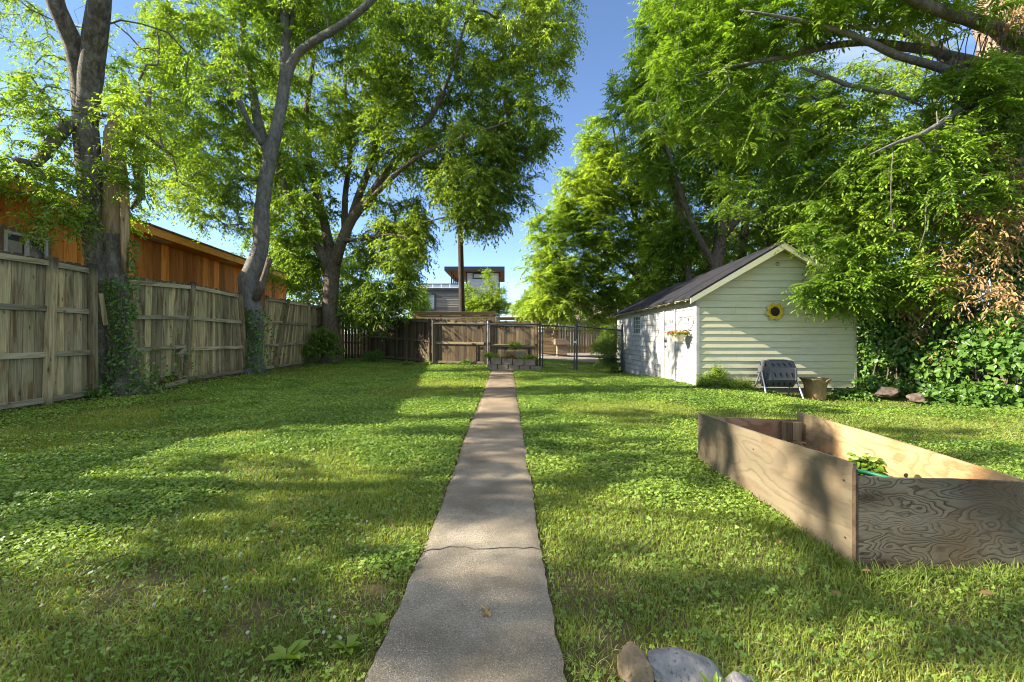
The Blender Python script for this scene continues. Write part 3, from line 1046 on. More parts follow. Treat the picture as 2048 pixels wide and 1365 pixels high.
def far_fences():
    f = thing('slat_fence', 'tan horizontal slat fence across the alley behind the brown boards', 'fence', (-4.5, 23.5, 0))
    Y = 23.5
    r = np.random.RandomState(4)
    for x0, x1, top in ((-4.75, -0.5, 2.28), (-0.45, 2.75, 2.0)):
        m = MB()
        z = top
        while z > 0.15:
            m.t = r.rand()
            m.box(((x0 + x1) / 2, Y + r.uniform(-0.004, 0.004), z - 0.07), (x1 - x0, 0.022, 0.14))
            z -= 0.175
        m.build('slat_panel', CEDAR, f)
        for x in np.arange(x0 + 0.05, x1 + 0.01, (x1 - x0 - 0.1) / 3):
            q = MB()
            q.t = r.rand()
            q.box((x, Y + 0.058, top / 2), (0.09, 0.09, top))
            q.build('post', CEDAR, f)
        q = MB()
        q.t = 0.7
        q.box(((x0 + x1) / 2, Y + 0.02, top + 0.0195), (x1 - x0 + 0.04, 0.14, 0.035))
        q.build('cap_board', CEDAR, f)
    f = thing('picket_fence', 'brown upright board fence beyond the gravel alley, under the white house', 'fence', (3, 27.8, 0))
    m = MB()
    x = 2.4
    while x < 9.5:
        m.t = r.rand()
        h = 1.62 + r.uniform(-0.03, 0.03) + 0.04 * math.sin(x)
        m.prism([(x, 27.8, 0), (x + 0.13, 27.8, 0), (x + 0.13, 27.8, h - 0.04), (x + 0.1, 27.8, h), (x + 0.03, 27.8, h), (x, 27.8, h - 0.04)], (0, 0.02, 0))
        x += 0.13 + r.uniform(0.01, 0.05)
    m.build('board_panel', WOOD_BACK, f)
    for z in (0.3, 1.3):
        q = MB()
        q.bb((2.4, 27.822, z), (9.5, 27.86, z + 0.09))
        q.build('rail', WOOD_X, f)
    # masonry pillar
    t = NT('rough_tan_stone')
    o = t.obj()
    bk = t.n('TexBrick', {'Vector': t.n('CombineXYZ', {0: t.math('ADD', t.n('SeparateXYZ', {0: o}).outputs[0], t.n('SeparateXYZ', {0: o}).outputs[1]), 1: t.n('SeparateXYZ', {0: o}).outputs[2]}).outputs[0], 'Color1': (0.26, 0.165, 0.10, 1), 'Color2': (0.33, 0.23, 0.15, 1), 'Mortar': (0.22, 0.19, 0.15, 1), 'Scale': 1.0, 'Mortar Size': 0.008, 'Brick Width': 0.22, 'Row Height': 0.075})
    m_ = t.done(t.pbr(bk.outputs['Color'], 0.9, t.bump(t.noise(o, 30, 4), 0.5, 0.01)))
    p = thing('brick_pillar', 'squat tan brick pillar with a wide cap beyond the chain link gate', 'pillar', (2.85, 23, 0))
    m = MB()
    m.bb((2.62, 22.8, -0.05), (3.12, 23.3, 0.62))
    m.build('shaft', m_, p, bevel=0.01)
    m = MB()
    m.bb((2.5, 22.68, 0.622), (3.26, 23.42, 0.92))
    m.build('cap', m_, p, bevel=0.015)


far_fences()


# ================================================================ orange house
def orange_house():
    h = thing('orange_house', 'single storey orange stained wooden house behind the tall left fence', 'house', (-11, 15, 0))
    e = nrm(np.array([-0.12, 1.0, 0]))           # along the eave
    o = np.array([-1.0, -0.12, 0]) / math.hypot(1, 0.12)   # away from the yard
    E0 = np.array([-8.85, 4.0, 0.0])              # a point under the eave line

    def Q(s, d, z):
        return E0 + e * s + o * d + np.array([0, 0, z])
    S1 = 22.2
    # upright boards with battens
    r = np.random.RandomState(8)
    m = MB()
    s = 1.9
    while s < S1 - 1.0:
        m.t = r.rand()
        w_ = 0.40
        s2 = min(s + w_ - 0.014, S1 - 1.0)
        m.hexa([Q(s, 0.62, 0), Q(s2, 0.62, 0), Q(s2, 0.66, 0), Q(s, 0.66, 0), Q(s, 0.62, 3.98), Q(s2, 0.62, 3.98), Q(s2, 0.66, 3.98), Q(s, 0.66, 3.98)])
        s += w_
    m.t = 0.1
    m.hexa([Q(1.9, 0.665, 0), Q(S1 - 1, 0.665, 0), Q(S1 - 1, 6.5, 0), Q(1.9, 6.5, 0), Q(1.9, 0.665, 3.9), Q(S1 - 1, 0.665, 3.9), Q(S1 - 1, 6.5, 3.9), Q(1.9, 6.5, 3.9)])
    m.prism([Q(S1 - 1.02, 0.7, 3.9), Q(S1 - 1.02, 6.4, 3.9), Q(S1 - 1.02, 3.5, 4.9)], e * -0.05)
    m.build('wall', ORANGE, h)
    # soffit and fascia
    m = MB()
    m.hexa([Q(1.3, 0.03, 3.985), Q(S1, 0.03, 3.985), Q(S1, 0.75, 3.985), Q(1.3, 0.75, 3.985), Q(1.3, 0.03, 4.01), Q(S1, 0.03, 4.01), Q(S1, 0.75, 4.01), Q(1.3, 0.75, 4.01)])
    m.build('soffit', ORANGE_TRIM, h)
    m = MB()
    m.t = 0.8
    m.hexa([Q(1.3, 0, 3.97), Q(S1 + .03, 0, 3.97), Q(S1 + .03, 0.027, 3.97), Q(1.3, 0.027, 3.97), Q(1.3, 0, 4.2), Q(S1 + .03, 0, 4.2), Q(S1 + .03, 0.027, 4.2), Q(1.3, 0.027, 4.2)])
    m.build('fascia', ORANGE_TRIM, h)
    m = MB()
    sl_ = 0.33
    m.hexa([Q(1.2, -0.05, 4.205), Q(S1 + .1, -0.05, 4.205), Q(S1 + .1, 3.5, 4.205 + 3.55 * sl_), Q(1.2, 3.5, 4.205 + 3.55 * sl_), Q(1.2, -0.05, 4.25), Q(S1 + .1, -0.05, 4.25), Q(S1 + .1, 3.5, 4.25 + 3.55 * sl_), Q(1.2, 3.5, 4.25 + 3.55 * sl_)])
    m.hexa([Q(1.2, 3.502, 4.205 + 3.55 * sl_), Q(S1 + .1, 3.502, 4.205 + 3.55 * sl_), Q(S1 + .1, 7.2, 4.1), Q(1.2, 7.2, 4.1), Q(1.2, 3.502, 4.25 + 3.55 * sl_), Q(S1 + .1, 3.502, 4.25 + 3.55 * sl_), Q(S1 + .1, 7.2, 4.145), Q(1.2, 7.2, 4.145)])
    m.build('roof', SHINGLE_BROWN, h)
    ventm = plain('cream_soffit_vent', (0.72, 0.68, 0.5), 0.6, 0.05)
    for s in (9.3, 13.6, 17.8):
        m = MB()
        m.hexa([Q(s, 0.2, 3.97), Q(s + 0.85, 0.2, 3.97), Q(s + 0.85, 0.52, 3.97), Q(s, 0.52, 3.97), Q(s, 0.2, 3.9845), Q(s + 0.85, 0.2, 3.9845), Q(s + 0.85, 0.52, 3.9845), Q(s, 0.52, 3.9845)])
        v = m.build('soffit_vent', ventm, h)
        q = MB()
        for k in range(7):
            q.hexa([Q(s + 0.06, 0.225 + k * 0.04, 3.966), Q(s + 0.79, 0.225 + k * 0.04, 3.966), Q(s + 0.79, 0.24 + k * 0.04, 3.966), Q(s + 0.06, 0.24 + k * 0.04, 3.966), Q(s + 0.06, 0.225 + k * 0.04, 3.9695), Q(s + 0.79, 0.225 + k * 0.04, 3.9695), Q(s + 0.79, 0.24 + k * 0.04, 3.9695), Q(s + 0.06, 0.24 + k * 0.04, 3.9695)])
        q.build('louvre', plain('vent_louvre_grey', (0.35, 0.33, 0.26)), v)  # louvre strips, greyer than the vent plate
    # twin window above the near fence
    s0, s1, z0, z1 = 5.28, 6.15, 2.1, 3.22
    m = MB()
    def B(m, a, b, c, d, f0, f1):
        m.hexa([Q(a, f0, c), Q(b, f0, c), Q(b, f1, c), Q(a, f1, c), Q(a, f0, d), Q(b, f0, d), Q(b, f1, d), Q(a, f1, d)])
    B(m, s0, s1, z0, z1, 0.585, 0.6)
    wdw = m.build('window', GLASS, h)
    m = MB()
    fr = 0.06
    B(m, s0 - fr, s0, z0 - fr, z1 + fr, 0.55, 0.617)
    B(m, s1, s1 + fr, z0 - fr, z1 + fr, 0.55, 0.617)
    B(m, s0, s1, z1, z1 + fr, 0.55, 0.617)
    B(m, s0, s1, z0 - fr, z0, 0.55, 0.617)
    B(m, (s0 + s1) / 2 - 0.045, (s0 + s1) / 2 + 0.045, z0, z1, 0.555, 0.583)
    m.build('frame', WHITE, wdw)
    m = MB()
    B(m, s0 + 0.03, (s0 + s1) / 2 - 0.1, z0, z1 - 0.12, 0.575, 0.582)
    m.build('blind', plain('tan_blind', (0.35, 0.31, 0.25)), wdw)
    m = MB()
    B(m, s0 - 0.16, s0 - 0.062, z0 - 0.1, z1 + 0.16, 0.57, 0.617)
    B(m, s1 + 0.062, s1 + 0.16, z0 - 0.1, z1 + 0.16, 0.57, 0.617)
    B(m, s0 - 0.06, s1 + 0.06, z1 + 0.062, z1 + 0.16, 0.57, 0.617)
    m.build('casing', plain('brown_window_casing', (0.22, 0.13, 0.08)), wdw)


orange_house()


# ================================================================ shed
def shed():
    X0, X1, Y0, Y1 = 4.21, 7.71, 10.0, 17.0
    XM, ZE, ZP = (X0 + X1) / 2, 2.06, 3.08
    sl_ = (ZP - ZE) / (XM - X0)
    h = thing('shed', 'cream clapboard garden shed with a dark gable roof and white side', 'shed', (XM, Y0, 0))
    r = np.random.RandomState(31)
    e, p = 0.147, 0.018
    # gable clapboards: each course a wedge, thick at its lower edge
    m = MB()
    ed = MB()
    z = 0.0
    while z < ZP - 0.02:
        z1 = min(z + e, ZP)
        def xs(zz):
            if zz <= ZE:
                return X0 + 0.05, X1 - 0.05
            k = (zz - ZE) / sl_
            return X0 + k + 0.005, X1 - k - 0.005
        a0, b0 = xs(z)
        a1, b1 = xs(z1)
        cuts = [0.0, 1.0]
        if r.rand() < 0.6 and z < ZE:
            cuts.insert(1, r.uniform(0.2, 0.8))
        for c0, c1 in zip(cuts[:-1], cuts[1:]):
            m.t = r.rand()
            gp = 0.0012
            l0, r0 = a0 + (b0 - a0) * c0 + gp, a0 + (b0 - a0) * c1 - gp
            l1, r1 = a1 + (b1 - a1) * c0 + gp, a1 + (b1 - a1) * c1 - gp
            w1, w2 = r.uniform(-0.0015, 0.0015, 2)
            dz = r.uniform(-0.003, 0.003)
            yy = Y0 - p - max(w1, w2) - 0.0012
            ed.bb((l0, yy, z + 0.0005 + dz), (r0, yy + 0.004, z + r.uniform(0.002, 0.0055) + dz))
            m.hexa([(l0, Y0 - p - w1, z + 0.002 + dz), (r0, Y0 - p - w2, z + 0.002 + dz), (r0, Y0 + 0.02, z + 0.002), (l0, Y0 + 0.02, z + 0.002),
                    (l1, Y0 - 0.0005, z1 + 0.006), (r1, Y0 - 0.0005, z1 + 0.006), (r1, Y0 + 0.02, z1 + 0.006), (l1, Y0 + 0.02, z1 + 0.006)])
        z += e
    gs = m.build('gable_siding', CREAM, h)
    ed.build('seam_shadow', plain('butt_shadow_brown', (0.15, 0.12, 0.075), 0.9, 0.5, 9), gs)  # dark strips painted in as the shadow lines under the board butts
    # side siding, short boards
    m = MB()
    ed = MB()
    z = -0.28
    dx0, dx1, dz1 = 11.18, 11.98, 1.84
    wy0, wy1, wz0, wz1 = 14.12, 14.86, 1.22, 1.72
    k = 0
    while z < ZE - 0.15:
        z1 = z + 0.155
        y = Y0 + 0.085
        k += 1
        while y < Y1 - 0.08:
            if z1 > ZE - 0.06 - 0.125 * (y + 1.2 - Y0) / 7:
                break
            y2 = min(y + (0.6 if (y < Y0 + 0.2 and k % 2) else r.uniform(1.0, 1.5)), Y1 - 0.08)
            segs = [(y, y2)]
            for q0, q1, zl, zh in ((dx0, dx1, -1, dz1), (wy0, wy1, wz0, wz1)):
                if z1 > zl and z < zh - 0.02:
                    out = []
                    for s0, s1 in segs:
                        if s1 <= q0 or s0 >= q1:
                            out.append((s0, s1))
                        else:
                            if s0 < q0:
                                out.append((s0, q0))
                            if s1 > q1:
                                out.append((q1, s1))
                    segs = out
            for s0, s1 in segs:
                if s1 - s0 < 0.02:
                    continue
                m.t = r.rand()
                j = r.uniform(-0.002, 0.002)
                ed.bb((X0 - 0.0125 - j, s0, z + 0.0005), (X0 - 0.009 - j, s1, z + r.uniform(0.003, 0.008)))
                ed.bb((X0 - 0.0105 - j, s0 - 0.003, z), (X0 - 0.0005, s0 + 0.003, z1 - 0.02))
                m.hexa([(X0 - 0.011 - j, s0 + 0.0015, z + 0.002), (X0 - 0.011 - j, s1 - 0.0015, z + 0.002), (X0 + 0.02, s1 - 0.0015, z + 0.002), (X0 + 0.02, s0 + 0.0015, z + 0.002),
                        (X0 - 0.0005, s0 + 0.0015, z1 + 0.006), (X0 - 0.0005, s1 - 0.0015, z1 + 0.006), (X0 + 0.02, s1 - 0.0015, z1 + 0.006), (X0 + 0.02, s0 + 0.0015, z1 + 0.006)])
            y = y2
        z += 0.155
    gs = m.build('side_siding', WHITESIDE, h)
    ed.build('seam_shadow', plain('seam_shadow_grey', (0.10, 0.09, 0.08), 0.9, 0.5, 9), gs)  # painted butt shadows again, plus dark strips at the upright joints
    # body behind the boards
    m = MB()
    m.t = 0.4
    m.prism([(X0 + 0.021, Y0 + 0.021, -0.02), (X1 - 0.021, Y0 + 0.021, -0.02), (X1 - 0.021, Y0 + 0.021, ZE), (XM, Y0 + 0.021, ZP - 0.01), (X0 + 0.021, Y0 + 0.021, ZE)], (0, Y1 - Y0 - 0.04, 0))
    n_ = len(m.V) // 2
    m.V = m.V[:n_] + [(v[0], v[1], v[2] - (0.42 if v[2] > ZE + 0.3 else (0.16 if v[2] > 1 else 0))) for v in m.V[n_:]]
    m.build('wall', WHITESIDE, h)
    m = MB()
    m.bb((X0 + 0.012, Y0 - 0.004, -0.42), (X1 - 0.01, Y1, -0.022))
    m.build('foundation', plain('damp_grey_concrete', (0.16, 0.15, 0.12), 0.9, 0.3, 4, bump=0.5), h)
    # corner boards
    for (x, y, sx, sy) in ((X0 - 0.018, Y0 - 0.022, 0.075, 0.10), (X1 - 0.05, Y0 - 0.022, 0.062, 0.09), (X0 - 0.018, Y1 - 0.08, 0.03, 0.09)):
        m = MB()
        m.t = r.rand()
        m.bb((x, y, -0.2 if y > 12 else 0.0), (x + sx, y + sy, ZE + 0.03))
        m.build('corner_board', WHITESIDE if x < 5 else CREAM, h, bevel=0.004)
    # roof: two slabs with overhang
    yo0, yo1, ov = Y0 - 0.32, Y1 + 0.25, 0.27
    m = MB()
    for s in (-1, 1):
        xe = XM + s * (XM - X0 + ov)
        ze = ZE - ov * sl_ + 0.075
        zr = ZP + 0.085
        n = 24
        for j in range(n):
            ya, yb = yo0 + (yo1 - yo0) * j / n, yo0 + (yo1 - yo0) * (j + 1) / n
            q = r.uniform(-0.012, 0.012)
            m.t = r.rand()
            m.hexa([(xe + s * q, ya, ze - 0.03 - s * 0), (xe + s * q, yb, ze - 0.03), (XM + s * 0.0005, yb, zr - 0.03), (XM + s * 0.0005, ya, zr - 0.03),
                    (xe + s * q, ya, ze + 0.012), (xe + s * q, yb, ze + 0.012), (XM + s * 0.0005, yb, zr + 0.012), (XM + s * 0.0005, ya, zr + 0.012)])
    def settle(V):
        # the old roof has sunk towards its rear end, the ridge more than the eaves
        out = []
        for v in V:
            k = max(0.0, (v[1] - Y0) / 7)
            u = max(0.0, 1 - abs(v[0] - XM) / (XM - X0))
            out.append((v[0], v[1], v[2] - k * (0.11 + 0.20 * u) - 0.03 * u * math.sin(math.pi * min(k, 1))))
        return out
    m.V = settle(m.V)
    roof = m.build('roof', SHINGLE, h)
    # decking under the shingles, rakes and rafter tails
    m = MB()
    for s in (-1, 1):
        xe = XM + s * (XM - X0 + ov - 0.02)
        ze, zr = ZE - (ov - 0.02) * sl_ + 0.043, ZP + 0.052
        m.hexa([(xe, yo0 + 0.03, ze - 0.022), (xe, yo1 - 0.03, ze - 0.022), (XM + s * .001, yo1 - 0.03, zr - 0.022), (XM + s * .001, yo0 + 0.03, zr - 0.022), (xe, yo0 + 0.03, ze), (xe, yo1 - 0.03, ze), (XM + s * .001, yo1 - 0.03, zr), (XM + s * .001, yo0 + 0.03, zr)])
    m.V = settle(m.V)
    m.build('roof_decking', CREAM, roof)
    for s in (-1, 1):
        m = MB()
        m.t = 0.7
        xe = XM + s * (XM - X0 + ov - 0.01)
        ze, zr = ZE - (ov - 0.01) * sl_, ZP
        m.prism([(xe, yo0, ze - 0.075), (xe, yo0, ze + 0.04), (XM + s * .002, yo0, zr + 0.05), (XM + s * .002, yo0, zr - 0.09)], (0, 0.028, 0))
        m.build('rake_board', CREAM, roof)
    y = Y0 + 0.05
    while y < Y1:
        for s in (-1, 1):
            m = MB()
            fall = 0.11 * (y - Y0) / 7
            m.t = r.rand()
            xa, xb = XM + s * (XM - X0 + ov - 0.05), XM + s * (XM - X0 - 0.03)
            za, zb = ZE - (ov - 0.05) * sl_ + 0.018 - fall, ZE + 0.03 * sl_ + 0.018 - fall
            m.prism([(xa, y, za - 0.05), (xa, y, za), (xb, y, zb), (xb, y, zb - 0.1)], (0, 0.045, 0))
            m.build('rafter_tail', CREAM, roof)
        y += 0.61
    # small lookouts and vent ring under the peak
    m = MB()
    m.tube([(XM + 0.02 + 0.035 * math.cos(a), Y0 - 0.016, 2.72 + 0.035 * math.sin(a)) for a in np.linspace(0, 2 * math.pi, 14)], 0.006, 5)
    m.build('hook_ring', DARKSTEEL, h)
    # door
    m = MB()
    m.t = 0.9
    m.bb((X0 - 0.012, 11.25, -0.16), (X0 + 0.019, 11.93, 1.78))
    d = m.build('door', WHITESIDE, h, bevel=0.004)
    m = MB()
    m.bb((X0 - 0.034, dx0, -0.2), (X0 + 0.012, dx0 + 0.062, dz1))
    m.bb((X0 - 0.034, dx1 - 0.045, -0.2), (X0 + 0.012, dx1 + 0.06, dz1))
    m.bb((X0 - 0.036, dx0 - 0.03, dz1 - 0.055), (X0 + 0.012, dx1 + 0.075, dz1 + 0.05))
    m.build('door_frame', WHITESIDE, d)
    m = MB()
    m.lathe((0, 0, 0), [(0.001, 0.0), (0.028, 0.005), (0.03, 0.02), (0.02, 0.04), (0.001, 0.045)], 10)
    m.V = [(X0 - 0.014 - v[2], 11.86 + v[0], 0.85 + v[1]) for v in m.V]
    m.build('handle', DARKSTEEL, d, smooth=40)
    m = MB()
    m.bb((X0 - 0.05, 11.8, 0.98), (X0 - 0.013, 11.92, 1.02))
    m.build('latch', DARKSTEEL, d)
    # window
    m = MB()
    m.bb((X0 + 0.002, wy0, wz0), (X0 + 0.012, wy1, wz1))
    wn = m.build('window', GLASS, h)
    m = MB()
    for a, b, c, q in ((wy0 - 0.07, wy0 + 0.02, wz0 - 0.06, wz1 + 0.06), (wy1 - 0.02, wy1 + 0.07, wz0 - 0.06, wz1 + 0.06)):
        m.bb((X0 - 0.024, a, c), (X0 + 0.0015, b, q))
    m.bb((X0 - 0.025, wy0 - 0.07, wz1 - 0.01), (X0 + 0.0015, wy1 + 0.07, wz1 + 0.07))
    m.bb((X0 - 0.035, wy0 - 0.1, wz0 - 0.09), (X0 + 0.0015, wy1 + 0.1, wz0 - 0.02))
    for k in (1, 2, 3):
        yy = wy0 + (wy1 - wy0) * k / 4
        m.bb((X0 - 0.012, yy - 0.012, wz0 - 0.01), (X0 + 0.0015, yy + 0.012, wz1))
    for k in (1, 2, 3):
        zz = wz0 + (wz1 - wz0) * k / 4
        m.bb((X0 - 0.0125, wy0, zz - 0.01), (X0 + 0.0012, wy1, zz + 0.01))
    m.build('frame', WHITE, wn)
    # black cable on the corner
    m = MB()
    m.tube([(X0 - 0.03, 10.06, 1.55), (X0 - 0.04, 10.08, 1.4), (X0 - 0.05, 10.2, 1.3), (X0 - 0.04, 10.5, 1.26), (X0 - 0.03, 10.66, 1.27), (X0 - 0.03, 10.67, 1.24)], 0.008, 6)
    m.build('cable', BLACK, h, smooth=60)


shed()


def tumbler():
    gr = plain('grey_recycled_plastic', (0.075, 0.075, 0.08), 0.5, 0.12, 8, bump=0.1, spec=0.4)
    c = np.array([5.68, 9.5, 0.36])
    T = thing('compost_tumbler', 'dark grey octagonal compost tumbler on tubular legs by the shed', 'compost tumbler', (5.68, 9.5, gz(5.68, 9.5)))
    ang = math.radians(-6)
    ax = np.array([math.cos(ang), math.sin(ang), 0.0])
    ay = np.array([-math.sin(ang), math.cos(ang), 0.0])
    R, L = 0.30, 0.52

    def ring(x, rr, n=8, ph=0.5):
        return [c + ax * x + ay * rr * math.cos(2 * math.pi * (k + ph) / n) + np.array([0, 0, 1.0]) * rr * math.sin(2 * math.pi * (k + ph) / n) for k in range(n)]
    m = MB()
    n = 8
    prof = [(-L / 2 - 0.03, R * 0.55), (-L / 2 - 0.015, R * 0.62), (-L / 2 - 0.015, R * 0.9), (-L / 2, R), (-L / 2 + 0.03, R), (-L / 2 + 0.031, R * 0.97), (-0.012, R * 0.97), (-0.011, R), (0.011, R), (0.012, R * 0.97), (L / 2 - 0.031, R * 0.97), (L / 2 - 0.03, R), (L / 2, R), (L / 2 + 0.015, R * 0.9), (L / 2 + 0.015, R * 0.62), (L / 2 + 0.03, R * 0.55)]
    prof = [q for q in prof if abs(q[0]) > 0.013]
    vs = []
    for x, rr in prof:
        vs += ring(x, rr)
    fs = [(i * n + k, i * n + (k + 1) % n, (i + 1) * n + (k + 1) % n, (i + 1) * n + k) for i in range(len(prof) - 1) for k in range(n)]
    fs += [tuple(range(n)), tuple((len(prof) - 1) * n + k for k in range(n))]
    m.add(vs, fs)
    drum = m.build('drum', gr, T, bevel=0.006)
    # slanted vent slots with raised rims, on the flat sides
    blk = plain('slot_black', (0.008, 0.008, 0.008))
    for k in range(8):
        a = 2 * math.pi * (k + 1) / 8
        nn = ay * math.cos(a) + np.array([0, 0, 1.0]) * math.sin(a)
        tt = -ay * math.sin(a) + np.array([0, 0, 1.0]) * math.cos(a)
        rad = R * 0.97 * math.cos(math.pi / 8)
        for j in range(4):
            p0 = c + nn * rad + ax * (-0.165 + 0.11 * j)
            dd = nrm(tt * 1.0 + ax * 0.28)
            q = MB()
            q.bar(p0 - dd * 0.052 + nn * 0.003, p0 + dd * 0.052 + nn * 0.003, 0.04, 0.006, up=nn)
            rim = q.build('slot_rim', gr, drum)
            if a % math.pi < 2.9:
                q = MB()
                q.bar(p0 - dd * 0.042 + nn * 0.006, p0 + dd * 0.042 + nn * 0.006, 0.024, 0.006, up=nn)
                q.build('vent_slot', blk, drum)
    for k in range(6):
        a = 2 * math.pi * k / 6
        d_ = ay * math.cos(a) + np.array([0, 0, 1.0]) * math.sin(a)
        p0 = c + ax * (-L / 2 - 0.018)
        q = MB()
        q.bar(p0 + d_ * 0.185, p0 + d_ * 0.255, 0.022, 0.01, up=ax)
        q.build('vent_slot', blk, drum)
    m = MB()
    m.bar(c + ax * -0.17 + np.array([0, 0, R * 0.97 * math.cos(math.pi / 8) + 0.012]), c + ax * 0.17 + np.array([0, 0, R * 0.97 * math.cos(math.pi / 8) + 0.012]), 0.2, 0.022)
    m.build('hatch', gr, drum, bevel=0.004)
    # legs: an inverted V of tube at each end
    for s in (-1, 1):
        m = MB()
        pts = []
        top = c + ax * (s * (L / 2 + 0.06)) + np.array([0, 0, -0.0])
        f0 = np.array([*(c + ax * (s * (L / 2 + 0.10)) - ay * 0.34)[:2], 0])
        f1 = np.array([*(c + ax * (s * (L / 2 + 0.10)) + ay * 0.30)[:2], 0])
        f0[2], f1[2] = gz(f0[0], f0[1]) - 0.02, gz(f1[0], f1[1]) - 0.02
        a_, b_ = top - ay * 0.05, top + ay * 0.05
        pts = [f0, f0 + (a_ - f0) * 0.93, a_ + [0, 0, 0.03], top + [0, 0, 0.045], b_ + [0, 0, 0.03], f1 + (b_ - f1) * 0.93, f1]
        m.tube(pts, 0.017, 10)
        leg = m.build('leg', STEEL, T, smooth=60)
    m = MB()
    m.tube([c - ax * (L / 2 + 0.08), c + ax * (L / 2 + 0.08)], 0.014, 8)
    m.build('axle', STEEL, T, smooth=60)


tumbler()


def urn():
    t = NT('mossy_terracotta')
    o = t.obj()
    f = t.noise(o, 5, 5, 0.65)
    col = t.ramp(f, [(0.3, (0.22, 0.135, 0.05)), (0.55, (0.33, 0.21, 0.08)), (0.75, (0.40, 0.30, 0.15))])
    z = t.n('SeparateXYZ', {0: o}).outputs[2]
    mo = t.math('MULTIPLY', t.ramp(t.noise(t.vmul(o, (7, 7, 2)), 1.2, 4), [(0.45, (0, 0, 0)), (0.62, (1, 1, 1))]), 0.7)
    col = t.mix(mo, col, (0.16, 0.14, 0.06))
    m_ = t.done(t.pbr(col, 0.85, t.bump(t.noise(o, 40, 4), 0.4, 0.006)))
    c = (6.42, 9.42, gz(6.42, 9.42) - 0.01)
    T = thing('terracotta_planter', 'large square terracotta planter with a chipped flared rim by the shed', 'planter', c)
    m = MB()
    prof = [(0.13, 0.0), (0.155, 0.012), (0.162, 0.05), (0.165, 0.2), (0.172, 0.3), (0.19, 0.36), (0.222, 0.415), (0.236, 0.43), (0.236, 0.452), (0.215, 0.452), (0.17, 0.37), (0.15, 0.28), (0.14, 0.1)]
    m.lathe(c, prof, 36, sq=4.5)
    # chip broken out of the near rim
    V = []
    for v in m.V:
        a = v[0] - c[0] - 0.05
        if v[1] < c[1] - 0.12 and v[2] > c[2] + 0.35 and abs(a) < 0.07:
            k = 1 - abs(a) / 0.07
            v = (v[0], v[1] + 0.02 * k, v[2] - 0.085 * k)
        V.append(v)
    m.V = V
    m.build('pot', m_, T, smooth=50)
    m = MB()
    m.lathe((c[0], c[1], c[2] + 0.33), [(0.155, 0.0), (0.155, 0.02), (0.001, 0.035)], 24, sq=4.5)
    m.build('soil', plain('potting_soil', (0.05, 0.035, 0.022), 0.95, 0.4, 20, bump=0.8), T)


urn()


def sunflower():
    c = np.array([5.91, 9.965, 1.675])
    T = thing('sunflower_ornament', 'yellow metal sunflower with a dark centre hung on the shed gable', 'wall ornament', c)
    ym = plain('faded_yellow_enamel', (0.52, 0.36, 0.035), 0.5, 0.3, 14, bump=0.1)
    r = np.random.RandomState(3)
    for k in range(8):
        a = 2 * math.pi * (k + 0.25) / 8
        ln = 0.215 * (0.86 + 0.22 * r.rand())
        wv = 0.062
        d = np.array([math.cos(a), 0, math.sin(a)])
        s = np.array([-math.sin(a), 0, math.cos(a)])
        b = np.array([0, -1.0, 0])
        m = MB()
        rows = [(0.07, 0.6, 0.0), (0.11, 0.95, 0.012), (0.15, 1.0, 0.022), (0.185, 0.7, 0.016), (ln, 0.08, 0.0)]
        vs = []
        for q, wf, lift in rows:
            for u, cup in ((-1, 0.012), (0, 0.0), (1, 0.012)):
                vs.append(c + d * q + s * wv * wf * u + b * (lift + cup * wf))
        vs += [v - b * 0.004 for v in vs]
        fs = []
        for i in range(4):
            for j in range(2):
                p = i * 3 + j
                fs += [(p, p + 1, p + 4, p + 3), (15 + p + 3, 15 + p + 4, 15 + p + 1, 15 + p)]
        m.add(vs, fs)
        m.build('petal', ym, T, smooth=60)
    m = MB()
    m.lathe((0, 0, 0), [(0.001, 0.03), (0.05, 0.03), (0.085, 0.022), (0.102, 0.0), (0.09, -0.02), (0.001, -0.02)], 20)
    m.V = [(c[0] + v[0], c[1] - 0.012 - v[2], c[2] + v[1]) for v in m.V]
    t = NT('seed_head_brown')
    vo = t.n('TexVoronoi', {'Vector': t.obj(), 'Scale': 60.0})
    m.build('centre', t.done(t.pbr(t.ramp(vo.outputs['Distance'], [(0.1, (0.085, 0.045, 0.02)), (0.6, (0.012, 0.008, 0.005))]), 0.8, t.bump(vo.outputs['Distance'], 0.9, 0.01))), T, smooth=50)


sunflower()


